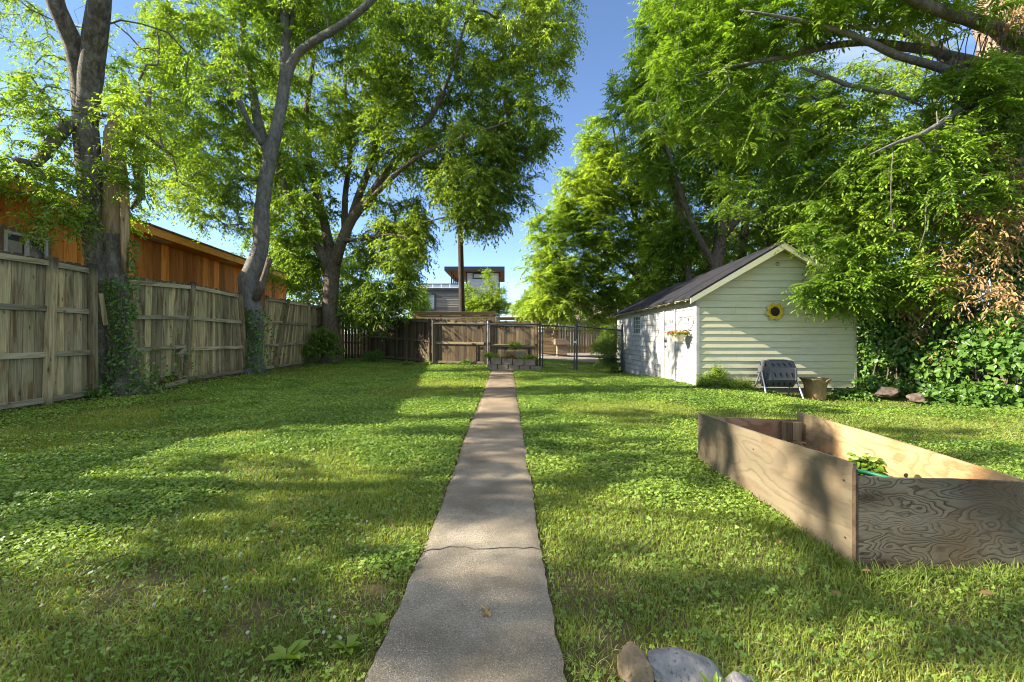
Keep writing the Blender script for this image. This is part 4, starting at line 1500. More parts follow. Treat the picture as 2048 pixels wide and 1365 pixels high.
def raised_bed():
    T = thing('raised_bed', 'rectangular plywood raised garden bed in the near lawn', 'garden bed', (2.2, 3.2, 0))
    th = 0.019

    def panel(name, a0, a1, z0, z1, off, mat, t, lo=-0.06, wav=0.0, bot=None):
        """upright sheet between ground points a0 and a1, tops z0 / z1"""
        m = MB()
        m.t = t
        a0, a1, off = np.array(a0), np.array(a1), np.array(off)
        n = 14
        r = np.random.RandomState(int(t * 100))
        vs = []
        for i in range(n + 1):
            u = i / n
            p = a0 + (a1 - a0) * u + off * (wav * math.sin(math.pi * u) / th)
            z = z0 + (z1 - z0) * u + 0.004 * math.sin(5 * u + t * 9) + r.uniform(-0.0015, 0.0015)
            for k in (0, 1):
                q = p + off * k
                vs += [(q[0], q[1], lo), (q[0], q[1], z)]
        fs = []
        for i in range(n):
            b, c = i * 4, i * 4 + 4
            fs += [(b, c, c + 1, b + 1), (b + 2, b + 3, c + 3, c + 2), (b + 1, c + 1, c + 3, b + 3), (b, b + 2, c + 2, c)]
        fs += [(0, 1, 3, 2), (n * 4, n * 4 + 2, n * 4 + 3, n * 4 + 1)]
        m.add(vs, fs)
        return m.build(name, mat, T)
    s = panel('side_panel', (1.805, 2.36), (1.80, 4.24), 0.522, 0.458, (th, 0), PLY_SIDE, 0.21)
    s['label'] = 'grey tan weathered side panel'
    s = panel('side_panel', (2.63, 2.325), (2.745, 4.28), 0.455, 0.468, (th, 0), PLY_WARM, 0.63)
    s['label'] = 'warm tan panel with dark knots'
    s = panel('end_panel', (1.812, 2.335), (2.66, 2.30), 0.468, 0.442, (0, th), PLY_FRONT, 0.41, wav=0.004)
    s['label'] = 'grey brown panel with swirling dark grain'
    s = panel('end_panel', (1.822, 4.2), (2.715, 4.225), 0.425, 0.40, (0, th), PLY_FAR, 0.77)
    s['label'] = 'reddish far panel'
    for (x, y, z, rz) in ((2.66, 4.155, 0.40, 0), (2.58, 4.165, 0.40, 0), (1.85, 4.15, 0.38, 0), (1.86, 2.40, 0.43, 0), (2.6, 2.37, 0.42, 0)):
        m = MB()
        m.t = (x * 7) % 1
        m.box((x, y, z / 2 - 0.04), (0.075, 0.04, z + 0.06))
        m.build('corner_stake', DEADWOOD if x > 2 else WOOD_UP, T, bevel=0.003)
    m = MB()
    m.bb((1.7995, 2.3345, 0.0), (1.811, 2.3595, 0.50))
    m.build('edge_strip', plain('split_dark_edge', (0.07, 0.045, 0.025), 0.9, 0.5, 25), T)
    sm = plain('rusty_screw', (0.07, 0.04, 0.025), 0.6, 0.4, 60)
    for x, z in ((1.86, 0.40), (1.86, 0.24), (1.865, 0.08), (2.32, 0.41), (2.58, 0.38), (2.58, 0.12)):
        m = MB()
        m.lathe((0, 0, 0), [(0.001, 0.003), (0.004, 0.003), (0.0048, 0.0)], 8)
        m.V = [(x + v[0], 2.3355 - (x - 1.812) * 0.041 - 0.0045 - v[2], z + v[1]) for v in m.V]
        m.build('screw', sm, T)
    for y, z in ((2.42, 0.42), (2.41, 0.12), (3.3, 0.36), (4.18, 0.36), (4.18, 0.1)):
        m = MB()
        m.lathe((0, 0, 0), [(0.001, 0.003), (0.004, 0.003), (0.0048, 0.0)], 8)
        m.V = [(1.8 - v[2] - 0.0006, y + v[0], z + v[1]) for v in m.V]
        m.build('screw', sm, T)
    # soil inside
    xs = np.linspace(1.826, 2.72, 26)
    ys = np.linspace(2.36, 4.198, 46)
    X, Y = np.meshgrid(xs, ys)
    X = np.minimum(X, 2.625 + (Y - 2.325) * 0.0588)
    Z = 0.15 + 0.05 * n2(X, Y, 4, 3).reshape(X.shape) + 0.05 * n2(X, Y, 14, 4).reshape(X.shape) + 0.0 * Y
    nx = len(xs)
    i, j = np.meshgrid(np.arange(nx - 1), np.arange(len(ys) - 1))
    a = (j * nx + i).ravel()
    o = mesh_arrays('soil', np.stack([X.ravel(), Y.ravel(), Z.ravel()], 1), [np.stack([a, a + 1, a + nx + 1, a + nx], 1)], plain('bark_mulch_soil', (0.15, 0.09, 0.05), 0.95, 0.55, 30, bump=0.9), smooth=False)
    tag(o, 'brown mulchy soil filling the plywood bed', 'soil', kind='stuff')
    # wood chips and straw on the soil
    r = np.random.RandomState(12)
    n = 500
    x, y = r.uniform(1.85, 2.6, n), r.uniform(2.5, 4.15, n)
    z = 0.19 + 0.06 * r.rand(n)
    d = nrm(np.stack([r.randn(n), r.randn(n), 0.4 * r.randn(n)], 1))
    nn = nrm(np.stack([0.4 * r.randn(n), 0.4 * r.randn(n), np.ones(n)], 1))
    tag(leaf_mesh('mulch', DEADLEAF, None, np.stack([x, y, z], 1), d, nn, 0.03 + 0.05 * r.rand(n), 0.008 + 0.012 * r.rand(n), r.rand(n) * 0.7), kind='stuff', label='loose wood chips on the soil of the bed')
    # coiled hose
    m = MB()
    pts = []
    for k in range(0, 170):
        a = k * 0.145
        rr = 0.235 + 0.02 * math.sin(a * 0.37) + 0.015 * math.sin(a * 1.9)
        pts.append((2.10 + rr * math.cos(a) * 0.9, 2.64 + rr * math.sin(a), 0.26 + 0.0042 * k / 10 * 1.6 + 0.02 * math.sin(a * 0.5 + 1)))
    m.tube(pts, 0.0125, 8)
    hz = thing('garden_hose', 'coiled green garden hose lying inside the plywood bed', 'hose', (2.17, 2.74, 0.3))
    m.build('hose_coil', plain('green_rubber_hose', (0.015, 0.22, 0.085), 0.4, 0.15, 30, bump=0.05, spec=0.5), hz, smooth=60)
    m = MB()
    e0 = np.array(pts[-1])
    e1 = e0 + (e0 - np.array(pts[-2])) * 2.2
    m.tube([e0, e1], 0.016, 10)
    m.build('coupling', plain('brass_coupling', (0.55, 0.38, 0.14), 0.35, 0.1, metal=0.9), hz, smooth=40)


# ---------------------------------------------------------------- stones, blocks and small things
def rock(name, label, c, size, seed, mat, rz=0.0, tilt=(0, 0), rough=0.36, cuts=5, group=None):
    bm = bmesh.new()
    bmesh.ops.create_icosphere(bm, subdivisions=4, radius=1.0)
    r = np.random.RandomState(seed)
    pl = [(nrm(r.randn(3)), r.uniform(0.62, 0.9)) for _ in range(cuts + 9)]
    V = np.array([v.co[:] for v in bm.verts])
    for nv, dd in pl:
        k = V @ nv - dd
        V = V - np.where(k > 0, k, 0)[:, None] * nv * 0.9
    V = V * (1 + rough * (vnoise(V + seed, 2.2, seed) - 0.5)[:, None] + 0.1 * (vnoise(V + seed, 7, seed + 1) - 0.5)[:, None])
    V = V * np.array(size)
    R = np.array((Matrix.Rotation(rz, 3, 'Z') @ Matrix.Rotation(tilt[0], 3, 'X') @ Matrix.Rotation(tilt[1], 3, 'Y')))
    V = V @ R.T
    for v, q in zip(bm.verts, V):
        v.co = q
    me = bpy.data.meshes.new(name)
    bm.to_mesh(me)
    bm.free()
    me.shade_smooth()
    me.set_sharp_from_angle(angle=math.radians(24))
    me.materials.append(mat)
    o = bpy.data.objects.new(name, me)
    o.location = c
    COL.objects.link(o)
    return tag(o, label, 'stone', group)


def stone_mat(name, a, b, c, crack=0.6):
    t = NT(name)
    o = t.obj()
    f = t.noise(o, 9, 7, 0.7)
    f2 = t.noise(o, 3.5, 4, 0.6)
    col = t.ramp(f, [(0.3, a), (0.5, b), (0.7, c)])
    col = t.mix(t.math('MULTIPLY', t.ramp(f2, [(0.45, (0, 0, 0)), (0.65, (1, 1, 1))]), 0.6), col, tuple(np.array(c) * np.array([1.1, 0.95, 0.8])))
    sp = t.noise(o, 55, 3, 0.6)
    col = t.mix(t.math('MULTIPLY', t.math('LESS_THAN', sp, 0.37), crack), col, tuple(np.array(a) * 0.35))
    return t.done(t.pbr(col, 0.9, t.bump(t.math('ADD', f, t.math('MULTIPLY', sp, 0.4)), 0.9, 0.012), spec=0.2))


def small_things():
    tan = stone_mat('tan_sandstone', (0.13, 0.09, 0.05), (0.21, 0.155, 0.09), (0.29, 0.23, 0.15), 0.4)
    blue = stone_mat('blue_grey_limestone', (0.11, 0.105, 0.10), (0.21, 0.20, 0.185), (0.33, 0.305, 0.265))
    rock('garden_stone', 'upright brown sandstone lump beside the path in the near lawn', (0.455, 1.60, 0.022), (0.058, 0.08, 0.088), 5, tan, 0.25, (0.1, 0.12), cuts=8)
    rock('garden_stone', 'broad cracked blue grey stone leaning on the brown sandstone', (0.625, 1.57, 0.0), (0.15, 0.10, 0.08), 9, blue, -0.12, (0.2, 0.22), cuts=8)
    rock('garden_stone', 'small pale flat stone to the right of the blue grey stone', (0.80, 1.55, 0.0), (0.07, 0.06, 0.035), 15, blue, 0.4)
    brn = stone_mat('dark_brown_stone', (0.045, 0.035, 0.028), (0.10, 0.078, 0.062), (0.17, 0.135, 0.11))
    for k, (px, py, Y, sz, lab) in enumerate(((1775, 786, 9.2, (0.24, 0.16, 0.12), 'mossy brown rock next to the shed corner under the ivy'), (1840, 797, 8.8, (0.26, 0.18, 0.11), 'flat dark brown rock under the middle of the ivy bank'), (1928, 822, 8.05, (0.2, 0.13, 0.10), 'square tan rock at the near edge of the ivy bank'))):
        p = P(px, py, Y)
        rock('edging_rock', lab, p, sz, 30 + k, brn if k < 2 else tan, 0.3 * k, group='rocks edging the ivy bank')
    # cinder blocks
    cm = plain('weathered_cinder_block', (0.205, 0.17, 0.12), 0.95, 0.35, 7, bump=0.6)

    def block(c, rz, lab, L=0.39, D=0.19, hh=0.192):
        m = MB()
        x, y = L / 2, D / 2
        wt = 0.03
        for lo, hi in (((-x, -y), (x, -y + wt)), ((-x, y - wt), (x, y)), ((-x, -y + wt), (-x + wt, y - wt)), ((x - wt, -y + wt), (x, y - wt)), ((-wt / 2, -y + wt), (wt / 2, y - wt))):
            m.bb((lo[0], lo[1], 0), (hi[0], hi[1], hh))
        o = m.build('cinder_block', cm)
        o.location = c
        o.rotation_euler = (0, 0, rz)
        tag(o, lab, 'cinder block', 'cinder blocks of the raised planter')
    ordw = ['leftmost', 'second from left', 'middle', 'fourth from left', 'rightmost']
    for k in range(5):
        u = k / 4
        block((-0.41 + 0.355 * k, 15.1 - 0.08 * k, -0.01 - 0.012 * k), 0.10 * ((-1) ** k) * 0.3 - 0.2, 'bottom row cinder block, ' + ordw[k] + ' in the planter', L=0.33)
    for k in range(4):
        block((-0.28 + 0.365 * k, 15.13 - 0.08 * k, 0.186 - 0.012 * k), -0.2 + 0.02 * k, 'second row cinder block, ' + ['leftmost', 'left of middle', 'right of middle', 'rightmost'][k] + ' in the planter', L=0.345)
    for k in range(2):
        block((0.17 + 0.345 * k, 15.5 - 0.05 * k, 0.385), -0.14, 'upper cinder block, ' + ['left', 'right'][k] + ' one of the top pair', L=0.34)
    m = MB()
    m.bb((-0.5, 15.25, 0), (1.1, 15.4, 0.33))
    m.bb((-0.5, 15.41, 0), (1.1, 16.0, 0.383))
    tag(m.build('soil', plain('planter_soil', (0.08, 0.06, 0.035), 0.95, 0.4, 12, bump=0.8)), 'dark soil behind the cinder blocks', 'soil', kind='stuff')
    # broken rail stub and fallen lumber by the sagging fence
    m = MB()
    m.t = 0.3
    m.bar((-7.45, 10.45, 0.70), (-7.62, 10.83, 0.80), 0.09, 0.09)
    tag(m.build('broken_rail', WOOD_Y, bevel=0.004), 'broken rail stub jutting from the sagging fence', 'lumber')
    m = MB()
    m.t = 0.5
    m.bar((-7.35, 9.9, 0.05), (-7.55, 10.75, 0.07), 0.09, 0.1)
    tag(m.build('fallen_rail', WOOD_Y, bevel=0.004), 'fallen rail on the ground under the sagging fence', 'lumber')
    m = MB()
    m.t = 0.8
    m.bar((-7.60, 8.66, 1.35), (-7.62, 8.58, 1.95), 0.02, 0.10)
    tag(m.build('loose_board', WOOD_UP, bevel=0.003), 'loose pale board wedged between the fence and the forked tree', 'lumber')
    # crumpled seed pod on the path
    r = np.random.RandomState(5)
    c = np.array([-0.078, 1.905, 0.03])
    n = 7
    a = r.rand(n) * 6.28
    d = nrm(np.stack([0.35 * np.cos(a), np.sin(a), 0.35 * r.rand(n)], 1))
    nn = nrm(np.stack([r.randn(n) * 0.5, r.randn(n) * 0.5, np.ones(n)], 1))
    o = leaf_mesh('dry_leaf', DEADLEAF, None, c + r.randn(n, 3) * np.array([0.006, 0.012, 0.003]), d, nn, 0.035 + 0.015 * r.rand(n), 0.014 + 0.006 * r.rand(n), 0.4 + 0.5 * r.rand(n))
    tag(o, 'crumpled pale dry leaf lying on the near path', 'leaf')
    # scattered fallen leaves
    for k in range(26):
        x, y = r.uniform(-3.2, 2.6), r.uniform(1.8, 5.5)
        if not lawn_mask(np.array([x]), np.array([y]))[0]:
            continue
        z = gz(x, y) + 0.045
        a = r.rand() * 6.28
        o = leaf_mesh('fallen_leaf', DEADLEAF, None, np.array([[x, y, z]]), np.array([[math.cos(a), math.sin(a), 0.15]]), np.array([[0.3 * r.randn(), 0.3 * r.randn(), 1.0]]), np.array([0.045 + 0.02 * r.rand()]), np.array([0.024]), np.array([r.rand() * 0.6]))
        tag(o, 'small curled brown leaf fallen in the lawn', 'leaf', 'fallen leaves in the lawn')
    for k in range(9):
        x, y = r.uniform(-2.8, 1.6), r.uniform(1.9, 5.0)
        if not lawn_mask(np.array([x]), np.array([y]))[0]:
            continue
        a, ln = r.rand() * 6.28, r.uniform(0.07, 0.2)
        q = np.array([[x + math.cos(a) * ln * u + 0.012 * math.sin(5 * u + k), y + math.sin(a) * ln * u, gz(x, y) + 0.03 + 0.012 * math.sin(3 * u + k)] for u in np.linspace(-1, 1, 7)])
        m = MB()
        m.tube(q, np.linspace(0.0035, 0.0015, 7), 5, wob=0.2)
        m.tube([q[3], q[3] + [0.03 * math.cos(a + 1), 0.03 * math.sin(a + 1), 0.01], q[3] + [0.06 * math.cos(a + 1), 0.06 * math.sin(a + 1), 0.012]], [0.002, 0.0016, 0.0008], 4)
        tag(m.build('fallen_twig', BARK_C), 'thin forked dead twig fallen in the lawn', 'twig', 'fallen twigs in the lawn')
    # clover blossoms
    m = MB()
    for k in range(26):
        ph = k * 2.4
        zz = 1 - 2 * (k + 0.5) / 26
        rr = math.sqrt(1 - zz * zz)
        d = np.array([rr * math.cos(ph), rr * math.sin(ph), zz])
        p = d * np.array([0.0052, 0.0052, 0.0044])
        m.bar(p * 0.3, p * 1.25 + np.array([0, 0, -0.001]), 0.0026, 0.0026)
    m.V = [(v[0], v[1], v[2] + 0.06) for v in m.V]
    m.tube([(0, 0, 0), (0.002, 0.001, 0.03), (0, 0, 0.055)], 0.0009, 4)
    proto = m.build('clover_flower', plain('white_clover_petals', (0.46, 0.45, 0.36), 0.7, 0.1, 200))
    for k in range(24):
        if k < 18:
            px, py = r.normal(590, 95), r.normal(1170, 75)
        else:
            px, py = r.uniform(250, 760), r.uniform(960, 1150)
        y = 1.2 * F / (py - CY)
        x = (px - CX) / F * y
        o = proto if k == 0 else proto.copy()
        if k:
            COL.objects.link(o)
        o.location = (x, y, gz(x, y) - 0.022 - 0.014 * r.rand())
        o.rotation_euler = (r.uniform(-0.3, 0.3), r.uniform(-0.3, 0.3), r.rand() * 6)
        tag(o, 'round white clover blossom in the left lawn', 'flower', 'white clover blossoms')


# ---------------------------------------------------------------- pole, wire, far buildings
def far_things():
    T = thing('utility_pole', 'dark wooden utility pole rising behind the brown back fence', 'utility pole', (-2.45, 25.5, 0))
    m = MB()
    m.tube([(-2.35, 25.5, -0.3), (-2.44, 25.5, 4), (-2.53, 25.5, 8), (-2.58, 25.5, 10.5)], [0.175, 0.16, 0.145, 0.13], 14, wob=0.03)
    m.build('shaft', bark_mat('creosoted_pole', (0.03, 0.022, 0.015), (0.06, 0.044, 0.032), (0.11, 0.085, 0.062), 8, 0.6, 0.2), T, smooth=60)
    m = MB()
    m.bb((-3.6, 25.28, 9.4), (-1.5, 25.35, 9.52))
    m.build('crossarm', DARKSTEEL, T)
    p0, p1 = np.array([-2.5, 25.4, 9.3]), np.array([11.5, 27.5, 4.4])
    pts = []
    for u in np.linspace(0, 1, 16):
        q = p0 + (p1 - p0) * u
        q[2] -= 0.7 * 4 * u * (1 - u)
        pts.append(q)
    m = MB()
    m.tube(pts, 0.014, 5)
    tag(m.build('overhead_wire', BLACK, smooth=60), 'thin black wire slanting down from the utility pole', 'wire')

    # modern house
    grey = wood_mat('grey_lap_siding', 0, (0.22, 0.20, 0.175), (0.17, 0.155, 0.135), (0.16, 0.145, 0.125), sc=0.3)
    wht = plain('white_render', (0.5, 0.5, 0.5), 0.6, 0.03, 1)
    blk = plain('black_metal_trim', (0.03, 0.033, 0.036), 0.5, 0.2, 2)
    sof = wood_mat('cedar_soffit', 1, (0.42, 0.20, 0.085), (0.28, 0.12, 0.05), (0.26, 0.10, 0.035), sc=0.4)
    T = thing('modern_house', 'modern house with flat roof over a white tower and grey lap siding', 'house', (-6, 62, 0))
    m = MB()
    m.bb((-5.1, 61, 0), (-0.85, 72, 9.28))
    m.build('tower_wall', wht, T)
    m = MB()
    m.bb((-5.22, 60.95, 0), (-5.102, 61.3, 9.28))
    m.bb((-0.848, 60.95, 0), (-0.7, 61.3, 9.28))
    m.bb((-5.22, 60.94, 9.282), (-0.7, 61.2, 9.36))
    m.build('corner_trim', blk, T)
    m = MB()
    m.bb((-7.95, 59.6, 9.42), (-0.05, 73, 9.95))
    rf = m.build('roof', blk, T)
    m = MB()
    m.bb((-7.8, 59.7, 9.385), (-0.2, 72.9, 9.418))
    m.build('soffit', sof, rf)
    for k in range(5):
        m = MB()
        y = 60.6 + 2.6 * k
        m.bb((-7.2, y, 6.9), (-7.02, y + 0.18, 9.38))
        m.build('roof_post', blk, T)
    m = MB()
    m.bb((-4.2, 60.9, 8.62), (-2.2, 60.96, 9.12))
    w_ = m.build('window', plain('pale_glass', (0.42, 0.47, 0.5), 0.2, 0.1), T)
    m = MB()
    for lo, hi in (((-4.32, 8.5), (-4.2, 9.24)), ((-2.2, 8.5), (-2.08, 9.24)), ((-4.2, 9.12), (-2.2, 9.24)), ((-4.2, 8.5), (-2.2, 8.62))):
        m.bb((lo[0], 60.86, lo[1]), (hi[0], 60.999, hi[1]))
    m.build('frame', blk, w_)
    m = MB()
    r = np.random.RandomState(2)
    z = 0.0
    while z < 6.65:
        m.t = r.rand()
        m.hexa([(-11.6, 58.0 - 0.05, z), (-4.9, 58.0 - 0.05, z), (-4.9, 58.1, z), (-11.6, 58.1, z), (-11.6, 57.995, z + 0.3), (-4.9, 57.995, z + 0.3), (-4.9, 58.1, z + 0.3), (-11.6, 58.1, z + 0.3)])
        z += 0.3
    m.bb((-11.5, 58.11, 0), (-5.0, 72, 6.6))
    m.build('lap_siding', grey, T)
    m = MB()
    m.bb((-11.7, 57.85, 6.65), (-4.85, 72, 6.95))
    m.build('parapet_trim', blk, T)
    m = MB()
    for k in range(6):
        m.bb((-11.4 + 1.1 * k, 58.2, 6.96), (-10.42 + 1.1 * k, 58.24, 7.45))
    rl = m.build('balcony_panel', plain('frosted_panel', (0.70, 0.72, 0.74), 0.3, 0.05), T)
    m = MB()
    m.bb((-11.5, 58.15, 7.452), (-4.85, 58.29, 7.56))
    m.build('handrail', blk, rl)
    m = MB()
    m.bb((-10.7, 57.86, 4.3), (-9.0, 57.93, 6.1))
    w_ = m.build('window', plain('blue_grey_glass', (0.22, 0.27, 0.31), 0.15, 0.2, 0.6), T)
    m = MB()
    for lo, hi in (((-10.85, 4.15), (-10.7, 6.25)), ((-9.0, 4.15), (-8.82, 6.25)), ((-10.7, 6.1), (-9.0, 6.25)), ((-10.7, 4.15), (-9.0, 4.3)), ((-9.95, 4.3), (-9.83, 6.1))):
        m.bb((lo[0], 57.82, lo[1]), (hi[0], 57.935, hi[1]))
    m.build('frame', blk, w_)
    # white house with tan roof and the grey gable in front of it
    T = thing('white_house', 'low white house with a tan shingle roof beyond the brown picket fence', 'house', (9, 48, 0))
    m = MB()
    m.bb((5.6, 47, 0), (16, 55, 2.45))
    m.build('wall', WHITE, T)
    m = MB()
    m.prism([(5.0, 46.5, 2.4), (16.6, 46.5, 2.4), (16.6, 46.5, 2.52), (5.0, 46.5, 2.52)], (0, 0.1, 0))
    m.add([(5.0, 46.5, 2.53), (16.6, 46.5, 2.53), (15.0, 51, 4.1), (6.6, 51, 4.1), (5.0, 55.5, 2.53), (16.6, 55.5, 2.53)], [(0, 1, 2, 3), (3, 2, 5, 4), (0, 3, 4), (1, 5, 2), (0, 4, 5, 1)])
    m.build('roof', SHINGLE_TAN, T)
    m = MB()
    m.bb((8.45, 46.94, 1.1), (9.1, 46.98, 2.15))
    w_ = m.build('window', GLASS, T)
    m = MB()
    for lo, hi in (((8.38, 1.03), (8.45, 2.22)), ((9.1, 1.03), (9.17, 2.22)), ((8.45, 2.15), (9.1, 2.22)), ((8.45, 1.03), (9.1, 1.1)), ((8.75, 1.1), (8.8, 2.15)), ((8.45, 1.6), (9.1, 1.65))):
        m.bb((lo[0], 46.92, lo[1]), (hi[0], 46.99, hi[1]))
    m.build('frame', WHITE, w_)
    T = thing('grey_house', 'house with a slate grey gable roof behind the white house', 'house', (9, 62, 0))
    m = MB()
    m.bb((8.0, 60, 0), (16, 68, 3.6))
    m.build('wall', WHITE, T)
    m = MB()
    m.prism([(7.4, 59.5, 3.5), (13.0, 59.5, 3.5), (9.9, 59.5, 5.2)], (0, 8, 0))
    m.build('roof', plain('slate_grey_roof', (0.10, 0.115, 0.14), 0.8, 0.15, 3), T)
    m = MB()
    m.prism([(8.8, 64, 3.6), (17, 64, 3.6), (16, 66, 5.6), (9.8, 66, 5.6)], (0, 3, 0))
    m.build('rear_roof', SHINGLE_TAN, T)
# ================================================================ leaves and trees
def leaf_mesh(name, mat, parent, base, d, n, L, W, tint, fold=0.18, droop=0.12):
    """many folded leaf blades: base point, direction, upper-side normal, length and width"""
    base, d = np.asarray(base, float), nrm(d)
    s = nrm(np.cross(d, n))
    n = np.cross(s, d)
    L, W = np.asarray(L, float)[:, None], np.asarray(W, float)[:, None]
    dr = -np.array([0, 0, 1.0]) * L * droop
    l1 = base + d * L * 0.30 - s * W * 0.44 + n * W * fold
    l2 = base + d * L * 0.66 - s * W * 0.40 + n * W * fold + dr * 0.4
    tip = base + d * L + dr
    r1 = base + d * L * 0.30 + s * W * 0.44 + n * W * fold
    r2 = base + d * L * 0.66 + s * W * 0.40 + n * W * fold + dr * 0.4
    V = np.stack([base, l1, l2, tip, r2, r1], 1).reshape(-1, 3)
    i = np.arange(len(base)) * 6
    q = np.concatenate([np.stack([i, i + 3, i + 2, i + 1], 1), np.stack([i, i + 5, i + 4, i + 3], 1)])
    return mesh_arrays(name, V, [q], mat, parent, np.repeat(np.clip(tint, 0, 1), 6))


class Leaves:
    """collects leaves for one crown"""
    def __init__(s):
        s.b, s.d, s.n, s.L, s.W, s.t = [], [], [], [], [], []
        s.tw = []

    def add(s, b, d, n, L, W, t):
        s.b.append(b); s.d.append(d); s.n.append(n); s.L.append(L); s.W.append(W); s.t.append(t)

    def sprays(s, r, start, dirs, lens, k, L, W, kind='simple', droop=0.45, tint_scale=0.8, tint_bias=0.0, seed=3, upness=1.0):
        """leafy twigs: k leaves along each"""
        m = len(start)
        dirs = nrm(dirs)
        up = np.array([0, 0, 1.0])
        side = nrm(np.cross(dirs, up + 0.25 * r.randn(m, 3)))
        tb = vnoise(start, tint_scale, seed)
        for i in range(k):
            u = (i + 0.6) / k
            p = start + dirs * (lens * u)[:, None] - up * (lens * droop * u * u)[:, None]
            tg = nrm(dirs - up * (2 * droop * u))
            if kind == 'simple':
                sg = (1 if i % 2 else -1)
                d = nrm(tg * 0.75 + side * sg * 0.8 - up * 0.22 + 0.38 * r.randn(m, 3))
                n = nrm(up * upness + 0.55 * r.randn(m, 3))
                s.add(p, d, n, L * (0.7 + 0.5 * r.rand(m)), W * (0.75 + 0.45 * r.rand(m)), np.clip(0.06 + tint_bias + 0.62 * tb + 0.36 * r.rand(m), 0, 1))
            else:
                tt = np.clip(0.04 + tint_bias + 0.66 * tb + 0.28 * r.rand(m), 0, 1)
                for sg in (-1, 1):
                    d = nrm(side * sg * 1.0 + tg * 0.42 - up * 0.25 + 0.14 * r.randn(m, 3))
                    n = nrm(up * upness + 0.25 * r.randn(m, 3) - tg * 0.1)
                    sz = 0.72 + 0.5 * math.sin(math.pi * min(u + 0.12, 1.0))
                    s.add(p, d, n, L * sz * (0.85 + 0.3 * r.rand(m)), W * sz * (0.85 + 0.3 * r.rand(m)), tt)
        if kind != 'simple':
            p = start + dirs * lens[:, None] - up * (lens * droop)[:, None]
            s.add(p, nrm(dirs - up * 1.6 * droop), nrm(up + 0.3 * r.randn(m, 3)), np.full(m, L), np.full(m, W), np.clip(0.1 + 0.8 * tb, 0, 1))
        s.tw.append((start, dirs, lens, droop))

    def build(s, name, mat, parent, **kw):
        return leaf_mesh(name, mat, parent, np.concatenate(s.b), np.concatenate(s.d), np.concatenate(s.n), np.concatenate(s.L), np.concatenate(s.W), np.concatenate(s.t), **kw)

    def twigs(s, parts, rad=0.0022):
        """three sided stems for the leafy twigs as vertex / face arrays"""
        for st, di, ln, dr in s.tw:
            m = len(st)
            a = nrm(np.cross(di, np.array([0.3, 0.2, 1.0])))
            b = np.cross(di, a)
            rings = []
            for u, rr in ((0, 1.3), (0.5, 1.0), (0.95, 0.4)):
                p = st + di * (ln * u)[:, None] - np.array([0, 0, 1.0]) * (ln * dr * u * u)[:, None]
                for k in range(3):
                    th = 2 * math.pi * k / 3
                    rings.append(p + (a * math.cos(th) + b * math.sin(th)) * rad * rr)
            V = np.stack(rings, 1).reshape(-1, 3)
            i = np.arange(m)[:, None] * 9
            F_ = [np.stack([i[:, 0] + o + k, i[:, 0] + o + (k + 1) % 3, i[:, 0] + o + 3 + (k + 1) % 3, i[:, 0] + o + 3 + k], 1) for o in (0, 3) for k in range(3)]
            parts.append((V, np.concatenate(F_)))


def blob_points(blobs, r, hole=0.0, seed=1, hscale=0.6):
    """blobs: (px, py, Y, rx px, ry px, rY metres, count)"""
    out = []
    for px, py, Y, rx, ry, rY, n in blobs:
        c = P(px, py, Y)
        R = np.array([rx / F * Y, rY, ry / F * Y])
        k = 0
        got = []
        while k < n:
            q = r.uniform(-1, 1, (n * 3, 3))
            q = q[(q ** 2).sum(1) < 1]
            p = c + q * R
            if hole:
                p = p[vnoise(p, hscale, seed) > hole * 0.62 * (0.6 + 0.8 * r.rand(len(p)))]
            got.append(p)
            k += len(p)
        out.append(np.concatenate(got)[:n])
    return np.concatenate(out)


def limb(pts, radii):
    """dense limb polyline from a few (px, py, Y) points"""
    p = np.array(pts, float) if isinstance(pts, np.ndarray) else np.array([P(*q) for q in pts])
    radii = np.array(radii, float)
    s = np.concatenate([[0], np.cumsum(np.linalg.norm(np.diff(p, axis=0), axis=1))])
    n = max(4, int(s[-1] / 0.28))
    u = np.linspace(0, s[-1], n)
    # Catmull-Rom like smoothing through cubic Hermite
    t = np.gradient(p, s, axis=0)
    idx = np.clip(np.searchsorted(s, u, side='right') - 1, 0, len(s) - 2)
    h = s[idx + 1] - s[idx]
    x = (u - s[idx]) / h
    h00, h10, h01, h11 = 2 * x ** 3 - 3 * x ** 2 + 1, x ** 3 - 2 * x ** 2 + x, -2 * x ** 3 + 3 * x ** 2, x ** 3 - x ** 2
    q = h00[:, None] * p[idx] + (h10 * h)[:, None] * t[idx] + h01[:, None] * p[idx + 1] + (h11 * h)[:, None] * t[idx + 1]
    return q, np.interp(u, s, radii)


